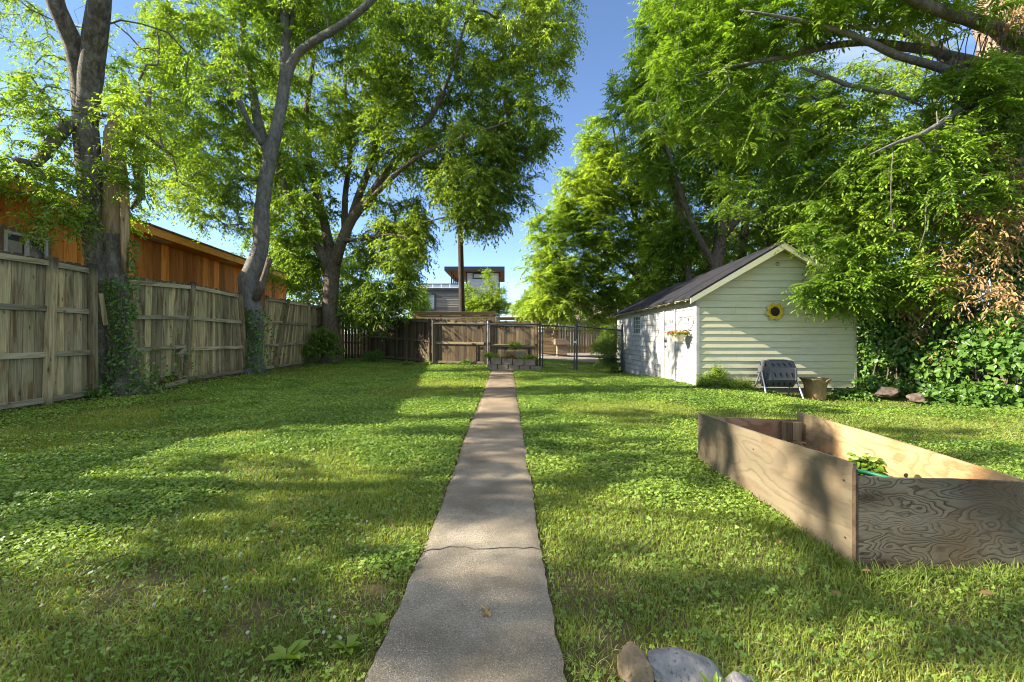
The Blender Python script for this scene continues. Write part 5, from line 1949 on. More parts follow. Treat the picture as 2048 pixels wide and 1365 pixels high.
class Tree:
    def __init__(s, name, label, cat, base, seed, group=None):
        s.root = thing(name, label, cat, base, group)
        s.r = np.random.RandomState(seed)
        s.pos, s.par, s.fix = [], [], []
        s.seed = seed
        s.mb = MB()
        s.lv = Leaves()
        s.paths = []

    def add_limb(s, pts, radii, sides=12, wob=0.07):
        q, rr = limb(pts, radii)
        s.mb.tube(q, rr, sides, wob=wob, seed=s.seed)
        prev = -1
        for a, b in zip(q, rr):
            s.pos.append(a); s.par.append(prev); s.fix.append(b)
            prev = len(s.pos) - 1
        return q

    def grow(s, targets, reach=0.3, sag=0.05, seg=0.45, tipr=0.0045, expo=0.43, maxr=0.09, minz=None):
        r = s.r
        base_n = len(s.pos)
        pos = np.zeros((base_n + 14 * len(targets) + 10, 3))
        pos[:base_n] = np.array(s.pos)
        can = np.array([f < 0.2 for f in s.fix] + [True] * (len(pos) - base_n))
        n = base_n
        par = list(s.par)
        d0 = np.min(np.linalg.norm(targets[:, None, :] - pos[None, :base_n][:, ::2], axis=2), axis=1)
        order = np.argsort(d0)
        tips = []
        ends = []
        for t in targets[order]:
            D = pos[:n] - t
            dist = np.sqrt((D ** 2).sum(1))
            cost = dist + 0.35 * np.maximum(0, D[:, 2]) + (~can[:n]) * 0.6
            k = int(np.argmin(cost))
            L = dist[k]
            p0 = pos[k].copy()
            m = int(np.clip(L / seg, 1, 12)) + 1
            # leave along the parent's direction, then bend to the target
            pd = pos[k] - pos[par[k]] if par[k] >= 0 else np.array([0, 0, 1.0])
            pd = pd / (np.linalg.norm(pd) + 1e-9)
            c = p0 + pd * L * 0.28 + (t - p0) * 0.3 + np.array([0, 0, 0.12 * L]) + r.randn(3) * 0.06 * L
            prev = k
            for j in range(1, m + 1):
                u = j / m
                q = (1 - u) ** 2 * p0 + 2 * u * (1 - u) * c + u * u * t
                if j < m:
                    q = q + r.randn(3) * 0.035 * min(L, 1.2)
                pos[n] = q
                par.append(prev)
                prev = n
                n += 1
            tips.append(n - 1)
        cnt = np.zeros(n)
        for t in tips:
            cnt[t] += 1
        for i in range(n - 1, base_n - 1, -1):
            if par[i] >= base_n:
                cnt[par[i]] += cnt[i]
        rad = tipr * np.maximum(cnt, 1) ** expo
        rad = np.minimum(rad, maxr)
        # chains
        kids = {}
        for i in range(base_n, n):
            kids.setdefault(par[i], []).append(i)
        done = set()
        starts = [(par[i], i) for i in range(base_n, n) if par[i] < base_n]
        stack = starts
        while stack:
            a, i = stack.pop()
            ch = [a, i]
            while i in kids:
                ks = sorted(kids[i], key=lambda q: -cnt[q])
                for q in ks[1:]:
                    stack.append((i, q))
                i = ks[0]
                ch.append(i)
            pr = pos[ch]
            rr = [rad[ch[1]] * 1.15] + [rad[q] for q in ch[1:]]
            s.mb.tube(pr, rr, 6 if rr[0] > 0.02 else (4 if rr[0] > 0.009 else 3), cap=False)
        s.tip_pos = pos[tips]
        pt = np.array([par[t] for t in tips])
        s.tip_dir = nrm(pos[tips] - pos[pt])
        s.sub_pos = pos[pt]

    def leaf_out(s, twigs=7, k=11, L=0.075, W=0.034, tl=(0.25, 0.5), kind='simple', spread=1.0, droop=0.4, bias=0.0, tscale=0.6, upness=1.0):
        r = s.r
        m = len(s.tip_pos)
        st = np.repeat(s.tip_pos, twigs, 0)
        sp = np.repeat(s.sub_pos, twigs, 0)
        st = st + (sp - st) * (r.rand(len(st)) ** 1.5 * 0.8)[:, None]
        di = nrm(np.repeat(s.tip_dir, twigs, 0) * 0.55 + spread * r.randn(len(st), 3) * np.array([1, 1, 0.55]))
        ln = r.uniform(tl[0], tl[1], len(st))
        s.lv.sprays(r, st, di, ln, k, L, W, kind, droop, tscale, bias, s.seed, upness)

    def finish(s, bark, leafm, twig_r=0.0028, crown='crown'):
        o = s.mb.build('trunk', bark, s.root, smooth=179)
        if s.lv.b:
            c = s.lv.build(crown, leafm, s.root)
            parts = []
            s.lv.twigs(parts, twig_r)
            off, Vs, Fs = 0, [], []
            for V, Fq in parts:
                Vs.append(V)
                Fs.append(Fq + off)
                off += len(V)
            mesh_arrays('twigs', np.concatenate(Vs), [np.concatenate(Fs)], bark, s.root)
        return s.root


def flare(pts, r0):
    return pts, r0


# ---- tree 1: forked tree with the dead snag, in the gap of the left fence
def tree_fork():
    Y = 8.95
    T = Tree('forked_tree', 'big grey tree forking high up beside its broken dead stem, at the near left fence', 'tree', P(228, 785, Y), 11)
    T.add_limb([(196, 800, Y), (203, 740, Y), (207, 660, Y), (204, 600, Y), (195, 500, Y), (183, 400, Y), (175, 300, Y), (169, 210, Y), (165, 130, Y)], [0.27, 0.20, 0.18, 0.185, 0.215, 0.212, 0.20, 0.20, 0.205], 20, 0.08)
    T.add_limb([(170, 235, Y), (163, 150, Y - .12), (145, 80, Y - .35), (120, 30, Y - .6), (92, -70, Y - .8), (60, -200, Y - 1.0), (30, -330, Y - 1.3)], [0.18, 0.19, 0.155, 0.14, 0.125, 0.10, 0.05], 14)
    T.add_limb([(174, 250, Y), (182, 150, Y - .16), (193, 60, Y - .45), (200, 0, Y - .65), (206, -110, Y - .8), (235, -260, Y - 1), (260, -420, Y - 1.2)], [0.18, 0.20, 0.175, 0.165, 0.14, 0.11, 0.05], 14)
    T.add_limb([(172, 130, Y - .1), (178, 60, Y - .4), (190, -20, Y - .6), (180, -200, Y - .8)], [0.12, 0.10, 0.09, 0.05], 10)
    # second stem and root flares
    T.add_limb([(262, 800, Y - .05), (246, 730, Y), (238, 660, Y), (234, 590, Y), (232, 520, Y + .05), (231, 470, Y + .05)], [0.30, 0.20, 0.175, 0.175, 0.19, 0.2], 18, 0.1)
    T.add_limb([(240, 725, Y - .02), (254, 768, Y - .12), (270, 797, Y - .25), (284, 815, Y - .35)], [0.17, 0.17, 0.11, 0.03], 12, 0.16)
    T.add_limb([(205, 730, Y - .02), (196, 775, Y - .12), (186, 803, Y - .2), (178, 818, Y - .25)], [0.17, 0.16, 0.09, 0.03], 12, 0.16)
    # dead limbs
    T.add_limb([(182, 240, Y), (140, 248, Y - .2), (105, 285, Y - .5), (70, 330, Y - .8), (30, 320, Y - 1.2)], [0.15, 0.125, 0.105, 0.09, 0.05], 10)
    # dead snag
    sn = MB()
    sn.t = 0.7
    q, rr = limb([(231, 560, Y + .1), (232, 480, Y + .1), (232, 380, Y + .1), (229, 300, Y + .1), (226, 255, Y + .1)], [0.2, 0.215, 0.2, 0.175, 0.12])
    sn.tube(q, rr, 14, wob=0.12, seed=5)
    sn.t = 0.9
    for a, b, w0 in (((222, 262), (215, 215), 0.07), ((236, 262), (242, 168), 0.06), ((232, 280), (230, 228), 0.08), ((244, 275), (262, 252), 0.06), ((212, 290), (207, 262), 0.06)):
        q, rr = limb([(a[0], a[1] + 25, Y + .1), (a[0], a[1], Y + .1), ((a[0] + b[0]) / 2 + 2, (a[1] + b[1]) / 2, Y + .08), (b[0], b[1], Y + .05)], [w0 * 1.2, w0, w0 * 0.55, 0.006])
        sn.tube(q, rr, 6, wob=0.2, seed=8)
    # bare splinter face
    sn.t = 1.0
    q, rr = limb([(249, 545, Y - .08), (250, 450, Y - .08), (246, 370, Y - .06), (243, 320, Y - .02)], [0.045, 0.085, 0.07, 0.03])
    sn.tube(q, rr, 8, wob=0.15, seed=9)
    q, rr = limb([(240, 290, Y), (262, 272, Y), (277, 300, Y - .1), (272, 340, Y - .1), (284, 385, Y - .15), (272, 410, Y - .1), (262, 418, Y - .1)], [0.1, 0.085, 0.08, 0.085, 0.075, 0.05, 0.03])
    sn.t = 0.2
    sn.tube(q, rr, 9, wob=0.14, seed=4)
    q, rr = limb([(262, 272, Y), (288, 220, Y), (303, 175, Y)], [0.05, 0.03, 0.008])
    sn.tube(q, rr, 6, wob=0.1)
    o = sn.build('dead_stem', DEADWOOD, T.root, smooth=179)
    o['label'] = 'pale bare broken stem with a splintered top'
    tg = blob_points([(60, 260, Y - .6, 90, 120, 0.8, 40), (70, 390, Y - .7, 100, 85, 0.8, 46), (100, 130, Y + .6, 60, 60, .8, 10),
                      (330, 330, Y + 2.6, 85, 95, 0.9, 60), (400, 350, Y + 2.4, 60, 50, 0.7, 22), (268, 440, Y + .3, 60, 40, 0.4, 9), (310, 60, Y + 3.2, 130, 70, 1.0, 50), (40, 40, Y + 2.4, 90, 70, 1.0, 24), (130, -500, Y, 200, 120, 1.6, 40), (20, 190, Y - .4, 60, 50, 0.6, 14), (120, 440, Y - 1.0, 60, 35, .5, 12), (330, 200, Y + 2.8, 80, 70, 0.8, 24), (430, 140, Y + 1.5, 75, 62, 0.65, 22), (255, 235, Y - .55, 60, 50, 0.25, 20), (262, 330, Y - .5, 55, 70, 0.25, 22)], T.r, 0.55, 3, 0.9)
    T.grow(tg, tipr=0.004, maxr=0.05)
    T.leaf_out(twigs=8, k=10, L=0.078, W=0.032, tl=(0.22, 0.46), spread=0.9, droop=0.35, bias=0.12)
    T.finish(BARK_A, LEAF_YG, 0.002)


# ---- tree 2: grey leaning tree
def tree_grey():
    Y = 13.7
    T = Tree('leaning_grey_tree', 'smooth grey tree with a bent trunk growing through the left fence', 'tree', P(507, 745, Y), 22)
    T.add_limb([(508, 752, Y), (506, 715, Y), (508, 660, Y), (503, 600, Y), (497, 563, Y), (505, 540, Y), (520, 500, Y), (523, 430, Y), (537, 330, Y), (553, 260, Y), (566, 190, Y), (572, 130, Y), (570, 60, Y), (568, 0, Y), (570, -90, Y), (585, -200, Y)], [0.36, 0.26, 0.24, 0.27, 0.31, 0.26, 0.225, 0.21, 0.205, 0.175, 0.165, 0.165, 0.13, 0.115, 0.09, 0.05], 18, 0.06)
    T.add_limb([(538, 310, Y), (520, 260, Y + .3), (508, 200, Y + .6), (500, 150, Y + .7), (487, 90, Y + .8), (486, 20, Y + 1), (475, -80, Y + 1.2)], [0.17, 0.15, 0.13, 0.12, 0.11, 0.09, 0.05], 12)
    T.add_limb([(533, 300, Y + .1), (500, 250, Y - .3), (470, 190, Y - .7), (430, 140, Y - 1), (385, 120, Y - 1.3)], [0.1, 0.075, 0.06, 0.05, 0.03], 9)
    T.add_limb([(500, 250, Y - .3), (480, 200, Y - .6), (450, 110, Y - .6), (430, 40, Y - .5)], [0.07, 0.06, 0.045, 0.02], 8)
    T.add_limb([(566, 205, Y), (573, 155, Y - .03), (590, 115, Y - .2), (625, 85, Y - .5), (680, 52, Y - .8), (740, 5, Y - 1.2), (800, -60, Y - 1.5)], [0.14, 0.145, 0.125, 0.11, 0.10, 0.085, 0.045], 12)
    T.add_limb([(572, 100, Y), (585, 30, Y + .2), (600, -10, Y + .3), (640, -100, Y + .5)], [0.1, 0.075, 0.06, 0.03], 9)
    # broken dark stub at the elbow
    m = MB()
    q, rr = limb([(512, 600, Y - .2), (522, 575, Y - .22), (533, 540, Y - .22), (540, 517, Y - .22)], [0.12, 0.11, 0.09, 0.085])
    m.tube(q, rr, 10, wob=0.15)
    o = m.build('broken_stub', BARK_C, T.root, smooth=179)
    o['label'] = 'dark broken stub beside the bend'
    tg = blob_points([(430, 90, Y - .6, 120, 110, 1.6, 85), (350, 230, Y - .5, 120, 110, 1.6, 85), (430, 330, Y + .3, 110, 100, 1.6, 90), (620, 20, Y, 150, 70, 1.6, 90), (500, 210, Y + 1, 80, 120, 1.2, 55), (540, 50, Y + 1.0, 90, 70, 1.2, 44), (450, 430, Y + .6, 75, 50, 1.0, 20),
                      (560, -110, Y, 280, 110, 2.2, 150), (610, 300, Y + .8, 50, 70, 0.8, 18)], T.r, 0.5, 4, 0.55)
    T.grow(tg, tipr=0.005, maxr=0.07)
    T.leaf_out(twigs=12, k=11, L=0.098, W=0.042, tl=(0.28, 0.6), spread=1.0, droop=0.45, bias=0.12)
    T.finish(BARK_B, LEAF_YG, 0.0026)


# ---- tree 3: the wide crowned tree at the fence corner
def tree_wide():
    Y = 18.6
    T = Tree('wide_crowned_tree', 'rough brown multi stemmed tree with the widest crown, at the far left fence corner', 'tree', P(660, 722, Y), 33)
    T.add_limb([(662, 735, Y), (662, 700, Y), (660, 650, Y), (660, 600, Y), (664, 550, Y), (666, 520, Y)], [0.52, 0.37, 0.31, 0.30, 0.30, 0.28], 18, 0.1)
    T.add_limb([(660, 545, Y), (645, 510, Y), (625, 480, Y), (605, 440, Y - .2), (578, 395, Y - .4), (560, 350, Y - .6), (548, 300, Y - .8), (540, 220, Y - 1)], [0.22, 0.2, 0.17, 0.16, 0.14, 0.11, 0.08, 0.05], 12)
    T.add_limb([(665, 530, Y), (654, 470, Y + .3), (640, 410, Y + .6), (620, 330, Y + .8), (612, 240, Y + 1), (625, 130, Y + 1.2), (640, 0, Y + 1.4)], [0.24, 0.2, 0.17, 0.14, 0.12, 0.09, 0.05], 12)
    T.add_limb([(668, 530, Y), (685, 480, Y - .2), (700, 445, Y - .3), (740, 392, Y - .5), (770, 350, Y - .6), (820, 290, Y - .8), (870, 220, Y - 1), (900, 150, Y - 1.2), (930, 50, Y - 1.4)], [0.26, 0.22, 0.20, 0.165, 0.135, 0.11, 0.09, 0.065, 0.03], 14)
    T.add_limb([(700, 445, Y - .3), (722, 380, Y), (745, 320, Y + .3), (765, 230, Y + .5), (772, 120, Y + .7), (770, 0, Y + 1), (780, -120, Y + 1)], [0.18, 0.15, 0.13, 0.11, 0.09, 0.06, 0.03], 12)
    T.add_limb([(715, 425, Y - .3), (760, 380, Y - 1), (830, 318, Y - 1.8), (900, 285, Y - 2.2), (1000, 250, Y - 2.4)], [0.12, 0.10, 0.085, 0.07, 0.03], 10)
    T.add_limb([(690, 470, Y), (690, 400, Y + 1), (700, 300, Y + 1.6), (690, 180, Y + 2), (700, 60, Y + 2.2)], [0.16, 0.13, 0.11, 0.08, 0.04], 10)
    T.add_limb([(680, 480, Y - .2), (720, 480, Y - .8), (780, 470, Y - 1.2), (840, 480, Y - 1.4)], [0.09, 0.07, 0.05, 0.03], 8)
    n = 1.0
    bl = [(700, 120, Y, 150, 150, 3.0, 170), (900, 130, Y - .6, 150, 150, 3.0, 170), (1050, 110, Y - 1, 95, 130, 2.2, 95), (1040, 250, Y - 1, 80, 85, 2.0, 70), (940, 330, Y - 1.2, 110, 100, 2.4, 110),
          (960, 415, Y - 1.4, 75, 50, 1.6, 45), (1010, 350, Y - 1.2, 60, 70, 1.5, 36), (800, 300, Y, 120, 120, 2.6, 110), (795, 470, Y - .6, 75, 95, 1.8, 86), (785, 590, Y - .4, 40, 40, 1.0, 20), (745, 600, Y - .3, 38, 50, 1.0, 28), (770, 500, Y + .6, 80, 90, 1.6, 50),
          (610, 250, Y, 110, 120, 2.2, 100), (590, 400, Y, 85, 100, 1.8, 70), (600, 520, Y + .4, 70, 60, 1.4, 56), (700, 610, Y + 1, 40, 40, 1.0, 18), (880, -60, Y, 260, 130, 3.4, 150), (650, -60, Y, 200, 120, 3.0, 90), (560, 330, Y + .5, 60, 80, 1.4, 40), (1080, 20, Y - 1, 70, 70, 1.6, 30)]
    tg = blob_points(bl, T.r, 0.42, 6, 0.4)
    T.grow(tg, tipr=0.0065, maxr=0.09, seg=0.6)
    T.leaf_out(twigs=13, k=11, L=0.12, W=0.062, tl=(0.35, 0.75), spread=1.0, droop=0.5, bias=0.06, tscale=0.4)
    T.finish(BARK_C, LEAF_MID, 0.0034)


# ---- trees on the right
def tree_bright():
    Y = 24
    T = Tree('tree_of_heaven', 'bright green feathery tree between the blue sky gap and the shed roof', 'tree', (8.1, 25.5, 0), 44)
    T.add_limb([(1300, 745, 25.5), (1298, 660, 25.5), (1290, 560, 25.3), (1280, 480, 25.0), (1262, 400, 24.6), (1240, 320, 24.3), (1225, 250, 24.0)], [0.26, 0.22, 0.19, 0.16, 0.13, 0.09, 0.04], 12)
    T.add_limb([(1292, 580, 25.3), (1250, 530, 24.6), (1200, 500, 24.0), (1140, 480, 23.6)], [0.13, 0.1, 0.07, 0.03], 9)
    T.add_limb([(1296, 620, 25.4), (1250, 600, 24.4), (1190, 590, 23.6), (1120, 580, 23.2)], [0.1, 0.08, 0.05, 0.03], 9)
    T.add_limb([(1296, 560, 25.3), (1330, 480, 25.4), (1360, 400, 25.6), (1370, 330, 25.8)], [0.14, 0.11, 0.08, 0.04], 9)
    tg = blob_points([(1130, 460, Y - .3, 75, 55, 1.5, 70), (1185, 390, Y, 80, 60, 1.6, 85), (1100, 545, Y - .6, 60, 45, 1.3, 55), (1170, 560, Y - .5, 90, 50, 1.5, 85), (1240, 470, Y, 90, 80, 1.8, 110), (1250, 350, Y + .3, 80, 70, 1.8, 85), (1130, 610, Y - .8, 55, 32, 1.0, 36), (1090, 615, Y - .6, 48, 26, 1.0, 26), (1225, 610, Y - .4, 42, 38, 1.0, 36), (1330, 420, Y + 1, 80, 100, 1.6, 80), (1195, 290, Y + .3, 40, 60, 1.2, 30), (1290, 560, Y + 1, 60, 60, 1.2, 50), (1200, 640, Y - 1, 22, 18, .6, 8)], T.r, 0.3, 7, 0.5)
    T.grow(tg, tipr=0.006, maxr=0.07, seg=0.6)
    T.leaf_out(twigs=8, k=7, L=0.17, W=0.072, tl=(0.55, 0.95), kind='compound', spread=1.0, droop=0.3, bias=0.15, tscale=0.6)
    T.finish(BARK_A, LEAF_BR, 0.004)


def tree_behind_shed():
    Y = 20
    T = Tree('dense_tree', 'dark dense tree with bare inner branches rising behind the shed roof', 'tree', (9.3, 20.3, -0.1), 55)
    T.add_limb([(1420, 735, Y), (1425, 600, Y), (1440, 480, Y), (1450, 380, Y), (1440, 250, Y), (1420, 120, Y), (1400, -40, Y)], [0.34, 0.3, 0.26, 0.22, 0.17, 0.11, 0.05], 14)
    T.add_limb([(1432, 540, Y), (1390, 460, Y - .4), (1360, 380, Y - .8), (1330, 280, Y - 1), (1310, 180, Y - 1)], [0.18, 0.14, 0.11, 0.08, 0.04], 10)
    T.add_limb([(1440, 480, Y), (1490, 420, Y - .5), (1530, 360, Y - .8), (1580, 280, Y - 1), (1620, 180, Y - 1)], [0.18, 0.15, 0.12, 0.09, 0.04], 10)
    T.add_limb([(1475, 735, Y + 1), (1480, 560, Y + 1), (1492, 430, Y + .8), (1500, 300, Y + .6), (1530, 150, Y)], [0.24, 0.2, 0.17, 0.13, 0.05], 10)
    T.add_limb([(1375, 735, Y + .6), (1378, 600, Y + .6), (1372, 480, Y + .4), (1340, 350, Y)], [0.2, 0.17, 0.14, 0.06], 10)
    tg = blob_points([(1295, 230, Y, 90, 110, 2, 95), (1400, 150, Y, 120, 130, 2.2, 150), (1380, 330, Y, 110, 90, 2.0, 120), (1520, 200, Y, 130, 130, 2.2, 150), (1500, 350, Y + .3, 110, 80, 2.0, 90), (1620, 330, Y, 110, 110, 2, 120), (1420, 480, Y + 1, 130, 60, 1.6, 70), (1600, 460, Y + .5, 110, 80, 1.8, 110), (1330, 520, Y + 1.2, 60, 70, 1.2, 50), (1380, 560, Y + 2, 80, 50, 1.2, 50), (1340, 40, Y, 80, 120, 2, 90), (1450, 0, Y, 150, 100, 2, 120), (1700, 500, Y - 1, 70, 90, 1.5, 70)], T.r, 0.35, 8, 0.45)
    T.grow(tg, tipr=0.007, maxr=0.09, seg=0.6)
    T.leaf_out(twigs=9, k=6, L=0.14, W=0.064, tl=(0.45, 0.85), kind='compound', spread=1.0, droop=0.3, bias=0.0, tscale=0.6)
    # a tangle of bare twigs low in the crown
    r = T.r
    for k in range(60):
        a = P(r.uniform(1400, 1500), r.uniform(420, 520), Y - .3)
        b = a + np.array([r.uniform(-1.6, 1.6), r.uniform(-1, 1), r.uniform(-0.5, 1.4)])
        c = (a + b) / 2 + r.randn(3) * 0.18
        T.mb.tube([a, c, b], [0.014, 0.010, 0.003], 4, cap=False)
    T.finish(BARK_C, LEAF_DK, 0.004)


def tree_vine():
    Y = 9.6
    T = Tree('vine_covered_tree', 'huge vine covered tree at the right edge with long grey limbs over the shed', 'tree', P(2030, 800, 9.4), 66)
    T.add_limb([(2060, 830, 9.4), (2055, 700, 9.4), (2048, 560, 9.4), (2035, 400, 9.4), (2020, 250, 9.4), (2012, 120, 9.4), (2008, 0, 9.4), (2000, -180, 9.5), (1980, -380, 9.6)], [0.62, 0.5, 0.48, 0.47, 0.46, 0.45, 0.42, 0.35, 0.2], 20, 0.12)
    trunk_mb, T.mb = T.mb, MB()
    T.add_limb([(2010, 150, 9.4), (1960, 128, 9.3), (1900, 112, 9.2), (1850, 100, 9.1), (1800, 93, 9.0), (1740, 85, 9.0), (1690, 88, 9.0), (1620, 102, 9.0), (1560, 116, 9.0), (1480, 130, 9.2), (1400, 150, 9.4), (1330, 170, 9.6)], [0.16, 0.11, 0.095, 0.085, 0.08, 0.07, 0.062, 0.052, 0.042, 0.032, 0.022, 0.012], 12)
    T.add_limb([(1960, 170, 9.3), (1900, 143, 9.0), (1850, 127, 8.8), (1790, 110, 8.6), (1745, 88, 8.4), (1690, 66, 8.3), (1630, 48, 8.2), (1560, 34, 8.1), (1480, 20, 8.1)], [0.11, 0.085, 0.075, 0.068, 0.06, 0.05, 0.04, 0.03, 0.012], 10)
    T.add_limb([(1930, 150, 9.4), (1885, 110, 9.5), (1850, 82, 9.6), (1810, 65, 9.6), (1740, 56, 9.8), (1680, 50, 10)], [0.13, 0.115, 0.10, 0.085, 0.06, 0.03], 10)
    T.add_limb([(1920, 135, 9.3), (1890, 118, 9.2), (1912, 160, 9.3)], [0.1, 0.09, 0.05], 8)
    T.add_limb([(1843, 213, 8.9), (1800, 190, 8.9), (1750, 182, 8.9), (1700, 172, 8.8), (1650, 152, 8.8), (1600, 135, 8.8)], [0.02, 0.035, 0.04, 0.045, 0.04, 0.02], 9)
    T.add_limb([(2000, 300, 9.2), (1940, 210, 8.6), (1880, 248, 8.3), (1840, 270, 8.1), (1790, 287, 7.9), (1740, 310, 7.8)], [0.1, 0.06, 0.05, 0.042, 0.03, 0.012], 9)
    T.add_limb([(2006, 60, 9.4), (1940, 40, 8.6), (1850, 10, 7.9), (1760, -40, 7.4), (1650, -90, 7.2)], [0.15, 0.11, 0.09, 0.07, 0.03], 10)
    T.add_limb([(2000, 220, 9.6), (1900, 250, 10.2), (1800, 330, 10.4), (1700, 420, 10.2), (1620, 500, 9.7)], [0.1, 0.08, 0.06, 0.04, 0.015], 9)
    tg = blob_points([(1700, 350, 9.3, 110, 100, 0.9, 85), (1780, 450, 9.2, 100, 90, 0.9, 80), (1690, 480, 9.3, 70, 60, 0.7, 48), (1640, 585, 9.3, 48, 30, 0.25, 22), (1675, 560, 9.2, 50, 45, 0.4, 26), (1720, 570, 9.2, 70, 45, 0.6, 36), (1640, 430, 9.6, 90, 70, 0.8, 50),
                      (1800, 330, 8.8, 100, 90, 0.9, 60), (1880, 350, 8.4, 100, 90, 0.9, 55), (1960, 260, 8.6, 90, 90, 0.8, 45), (1940, 180, 8.6, 110, 50, 0.8, 34), (1560, 250, 9.6, 130, 80, 1.0, 70), (1450, 210, 9.8, 100, 90, 1.0, 60), (1360, 200, 10, 90, 100, 1.0, 55),
                      (1560, 60, 9.0, 130, 50, 1.0, 46), (1420, 60, 9.4, 130, 70, 1.0, 60), (1700, 10, 8.2, 160, 40, 1.0, 44), (1870, 20, 8.4, 130, 50, 0.9, 40), (1800, -70, 8.0, 260, 80, 1.4, 70), (1480, -60, 9, 220, 70, 1.3, 50), (1830, 560, 9.0, 80, 60, 0.8, 40), (1500, 380, 10.4, 90, 60, 0.8, 30), (1660, 215, 9.3, 110, 35, 0.8, 34), (2080, 120, 8.6, 70, 160, 0.9, 40), (1985, 400, 8.3, 75, 90, 0.4, 16), (1960, 170, 8.4, 60, 60, 0.4, 18)], T.r, 0.35, 9, 0.9)
    T.grow(tg, tipr=0.0038, maxr=0.035, seg=0.4)
    T.leaf_out(twigs=6, k=6, L=0.092, W=0.038, tl=(0.26, 0.45), kind='compound', spread=1.0, droop=0.34, bias=-0.03, tscale=1.1)
    T.mb.build('limbs', BARK_B, T.root, smooth=179)
    T.mb = trunk_mb
    T.finish(BARK_D, LEAF_DK, 0.002)
    # hanging bare vine stems
    m = MB()
    r = T.r
    for pts in ([(1872, 225, 8.3), (1865, 330, 8.2), (1850, 420, 8.2), (1838, 500, 8.2)], [(1790, 290, 7.9), (1780, 380, 7.9), (1790, 470, 8.0)], [(1880, 235, 8.3), (1872, 300, 8.3), (1876, 380, 8.3)]):
        q, rr = limb(pts, [0.010] * len(pts))
        q = q + r.randn(*q.shape) * 0.018
        m.tube(q, 0.009, 5)
    for k in range(26):
        x, y = r.uniform(1880, 2070), r.uniform(-10, 90)
        q, rr = limb([(x, y, 8.9), (x + r.uniform(-40, 40), y + r.uniform(60, 200), 8.85), (x + r.uniform(-60, 60), y + r.uniform(220, 420), 8.8)], [0.012, 0.01, 0.005])
        m.tube(q, rr, 4)
    tag(m.build('hanging_vine', BARK_A, smooth=179), 'bare brown vine stems hanging from the huge tree', 'vine')


# ---------------------------------------------------------------- ivy, thicket, shrubs
def surface_ivy(name, label, pts, nors, L, mat=None, seed=1, cat='ivy', stems=None, k=1, group=None, bias=0.0):
    r = np.random.RandomState(seed)
    m = len(pts)
    lv = Leaves()
    tb = vnoise(pts, 2.0, seed)
    d = nrm(np.array([0, 0, -0.5]) + 0.8 * r.randn(m, 3) - nors * (nors * r.randn(m, 3)).sum(1)[:, None] * 0.6)
    lv.add(pts, d, nrm(nors + 0.4 * r.randn(m, 3) + [0, 0, 0.3]), L * (0.6 + 0.7 * r.rand(m)), L * 0.85 * (0.6 + 0.7 * r.rand(m)), np.clip(bias + 0.1 + 0.5 * tb + 0.4 * r.rand(m), 0, 1))
    T = thing(name, label, cat, pts.mean(0) * np.array([1, 1, 0]), group)
    lv.build('foliage', mat or IVY, T)
    if stems:
        mb = MB()
        for q, rr in stems:
            mb.tube(q, rr, 5, cap=False)
        mb.build('stem', BARK_C, T, smooth=179)
    return T


def trunk_ivy():
    r = np.random.RandomState(70)
    # between the stems of the forked tree
    P_, N_, st = [], [], []
    Y = 8.95
    for k in range(900):
        py = r.uniform(555, 790)
        u = (py - 555) / 235
        cx = 233 + 10 * math.sin(py * 0.03)
        px = cx + r.normal(0, 15 + 6 * u)
        p = P(px, py, Y - 0.21 - 0.06 * r.rand())
        P_.append(p)
        N_.append((0.2 * r.randn(), -1, 0.2))
    for k in range(300):
        p = P(r.normal(280, 28), 790 - abs(r.normal(0, 38)), Y - 0.1 - 0.3 * r.rand())
        p[2] = max(p[2], 0.03)
        P_.append(p)
        N_.append((0.3, -0.8, 0.6))
    for k in range(260):
        p = P(r.normal(190, 22), 795 - abs(r.normal(0, 14)), Y - 0.3 - 0.4 * r.rand())
        p[2] = max(p[2], 0.03)
        P_.append(p)
        N_.append((0.0, -0.6, 0.8))
    for k in range(220):
        py = r.uniform(480, 640)
        p = P(266 + r.normal(0, 7), py, Y - 0.12 + 0.1 * r.rand())
        P_.append(p)
        N_.append((0.7, -0.6, 0.3))
    for k in range(4):
        q, rr = limb([(215 + 18 * k, 790, Y - .27), (225 + 9 * k, 720, Y - .25), (228 + 7 * k, 640, Y - .24), (232 + 4 * k, 570, Y - .23)], [0.012, 0.01, 0.008, 0.004])
        st.append((q, rr))
    surface_ivy('climbing_ivy', 'ivy climbing between the two stems of the forked tree', np.array(P_), np.array(N_), 0.062, None, 71, stems=st, group=None)
    P_, N_ = [], []
    Y = 13.7
    for k in range(520):
        py = r.uniform(620, 745)
        px = 506 + r.normal(0, 24)
        a = np.clip((px - 506) / 30, -1, 1)
        P_.append(P(px, py, Y - 0.31 * math.sqrt(1 - a * a * 0.8) - 0.04 * r.rand()))
        N_.append((a, -1, 0.2))
    surface_ivy('climbing_ivy', 'ivy around the foot of the bent grey trunk', np.array(P_), np.array(N_), 0.085, None, 72)
    P_, N_ = [], []
    for k in range(130):
        p = P(r.uniform(330, 400), r.uniform(690, 775), 10.9 - 0.5 * r.rand())
        p[0] = -7.62 + 0.08 * r.rand()
        p[1] = 10.6 + 0.5 * r.randn()
        p[2] = abs(r.normal(0.3, 0.4))
        P_.append(p)
        N_.append((1, -0.3, 0.3))
    surface_ivy('creeper', 'sparse creeper sprouting at the foot of the sagging fence', np.array(P_), np.array(N_), 0.07, LEAF_MID, 73, cat='creeper')


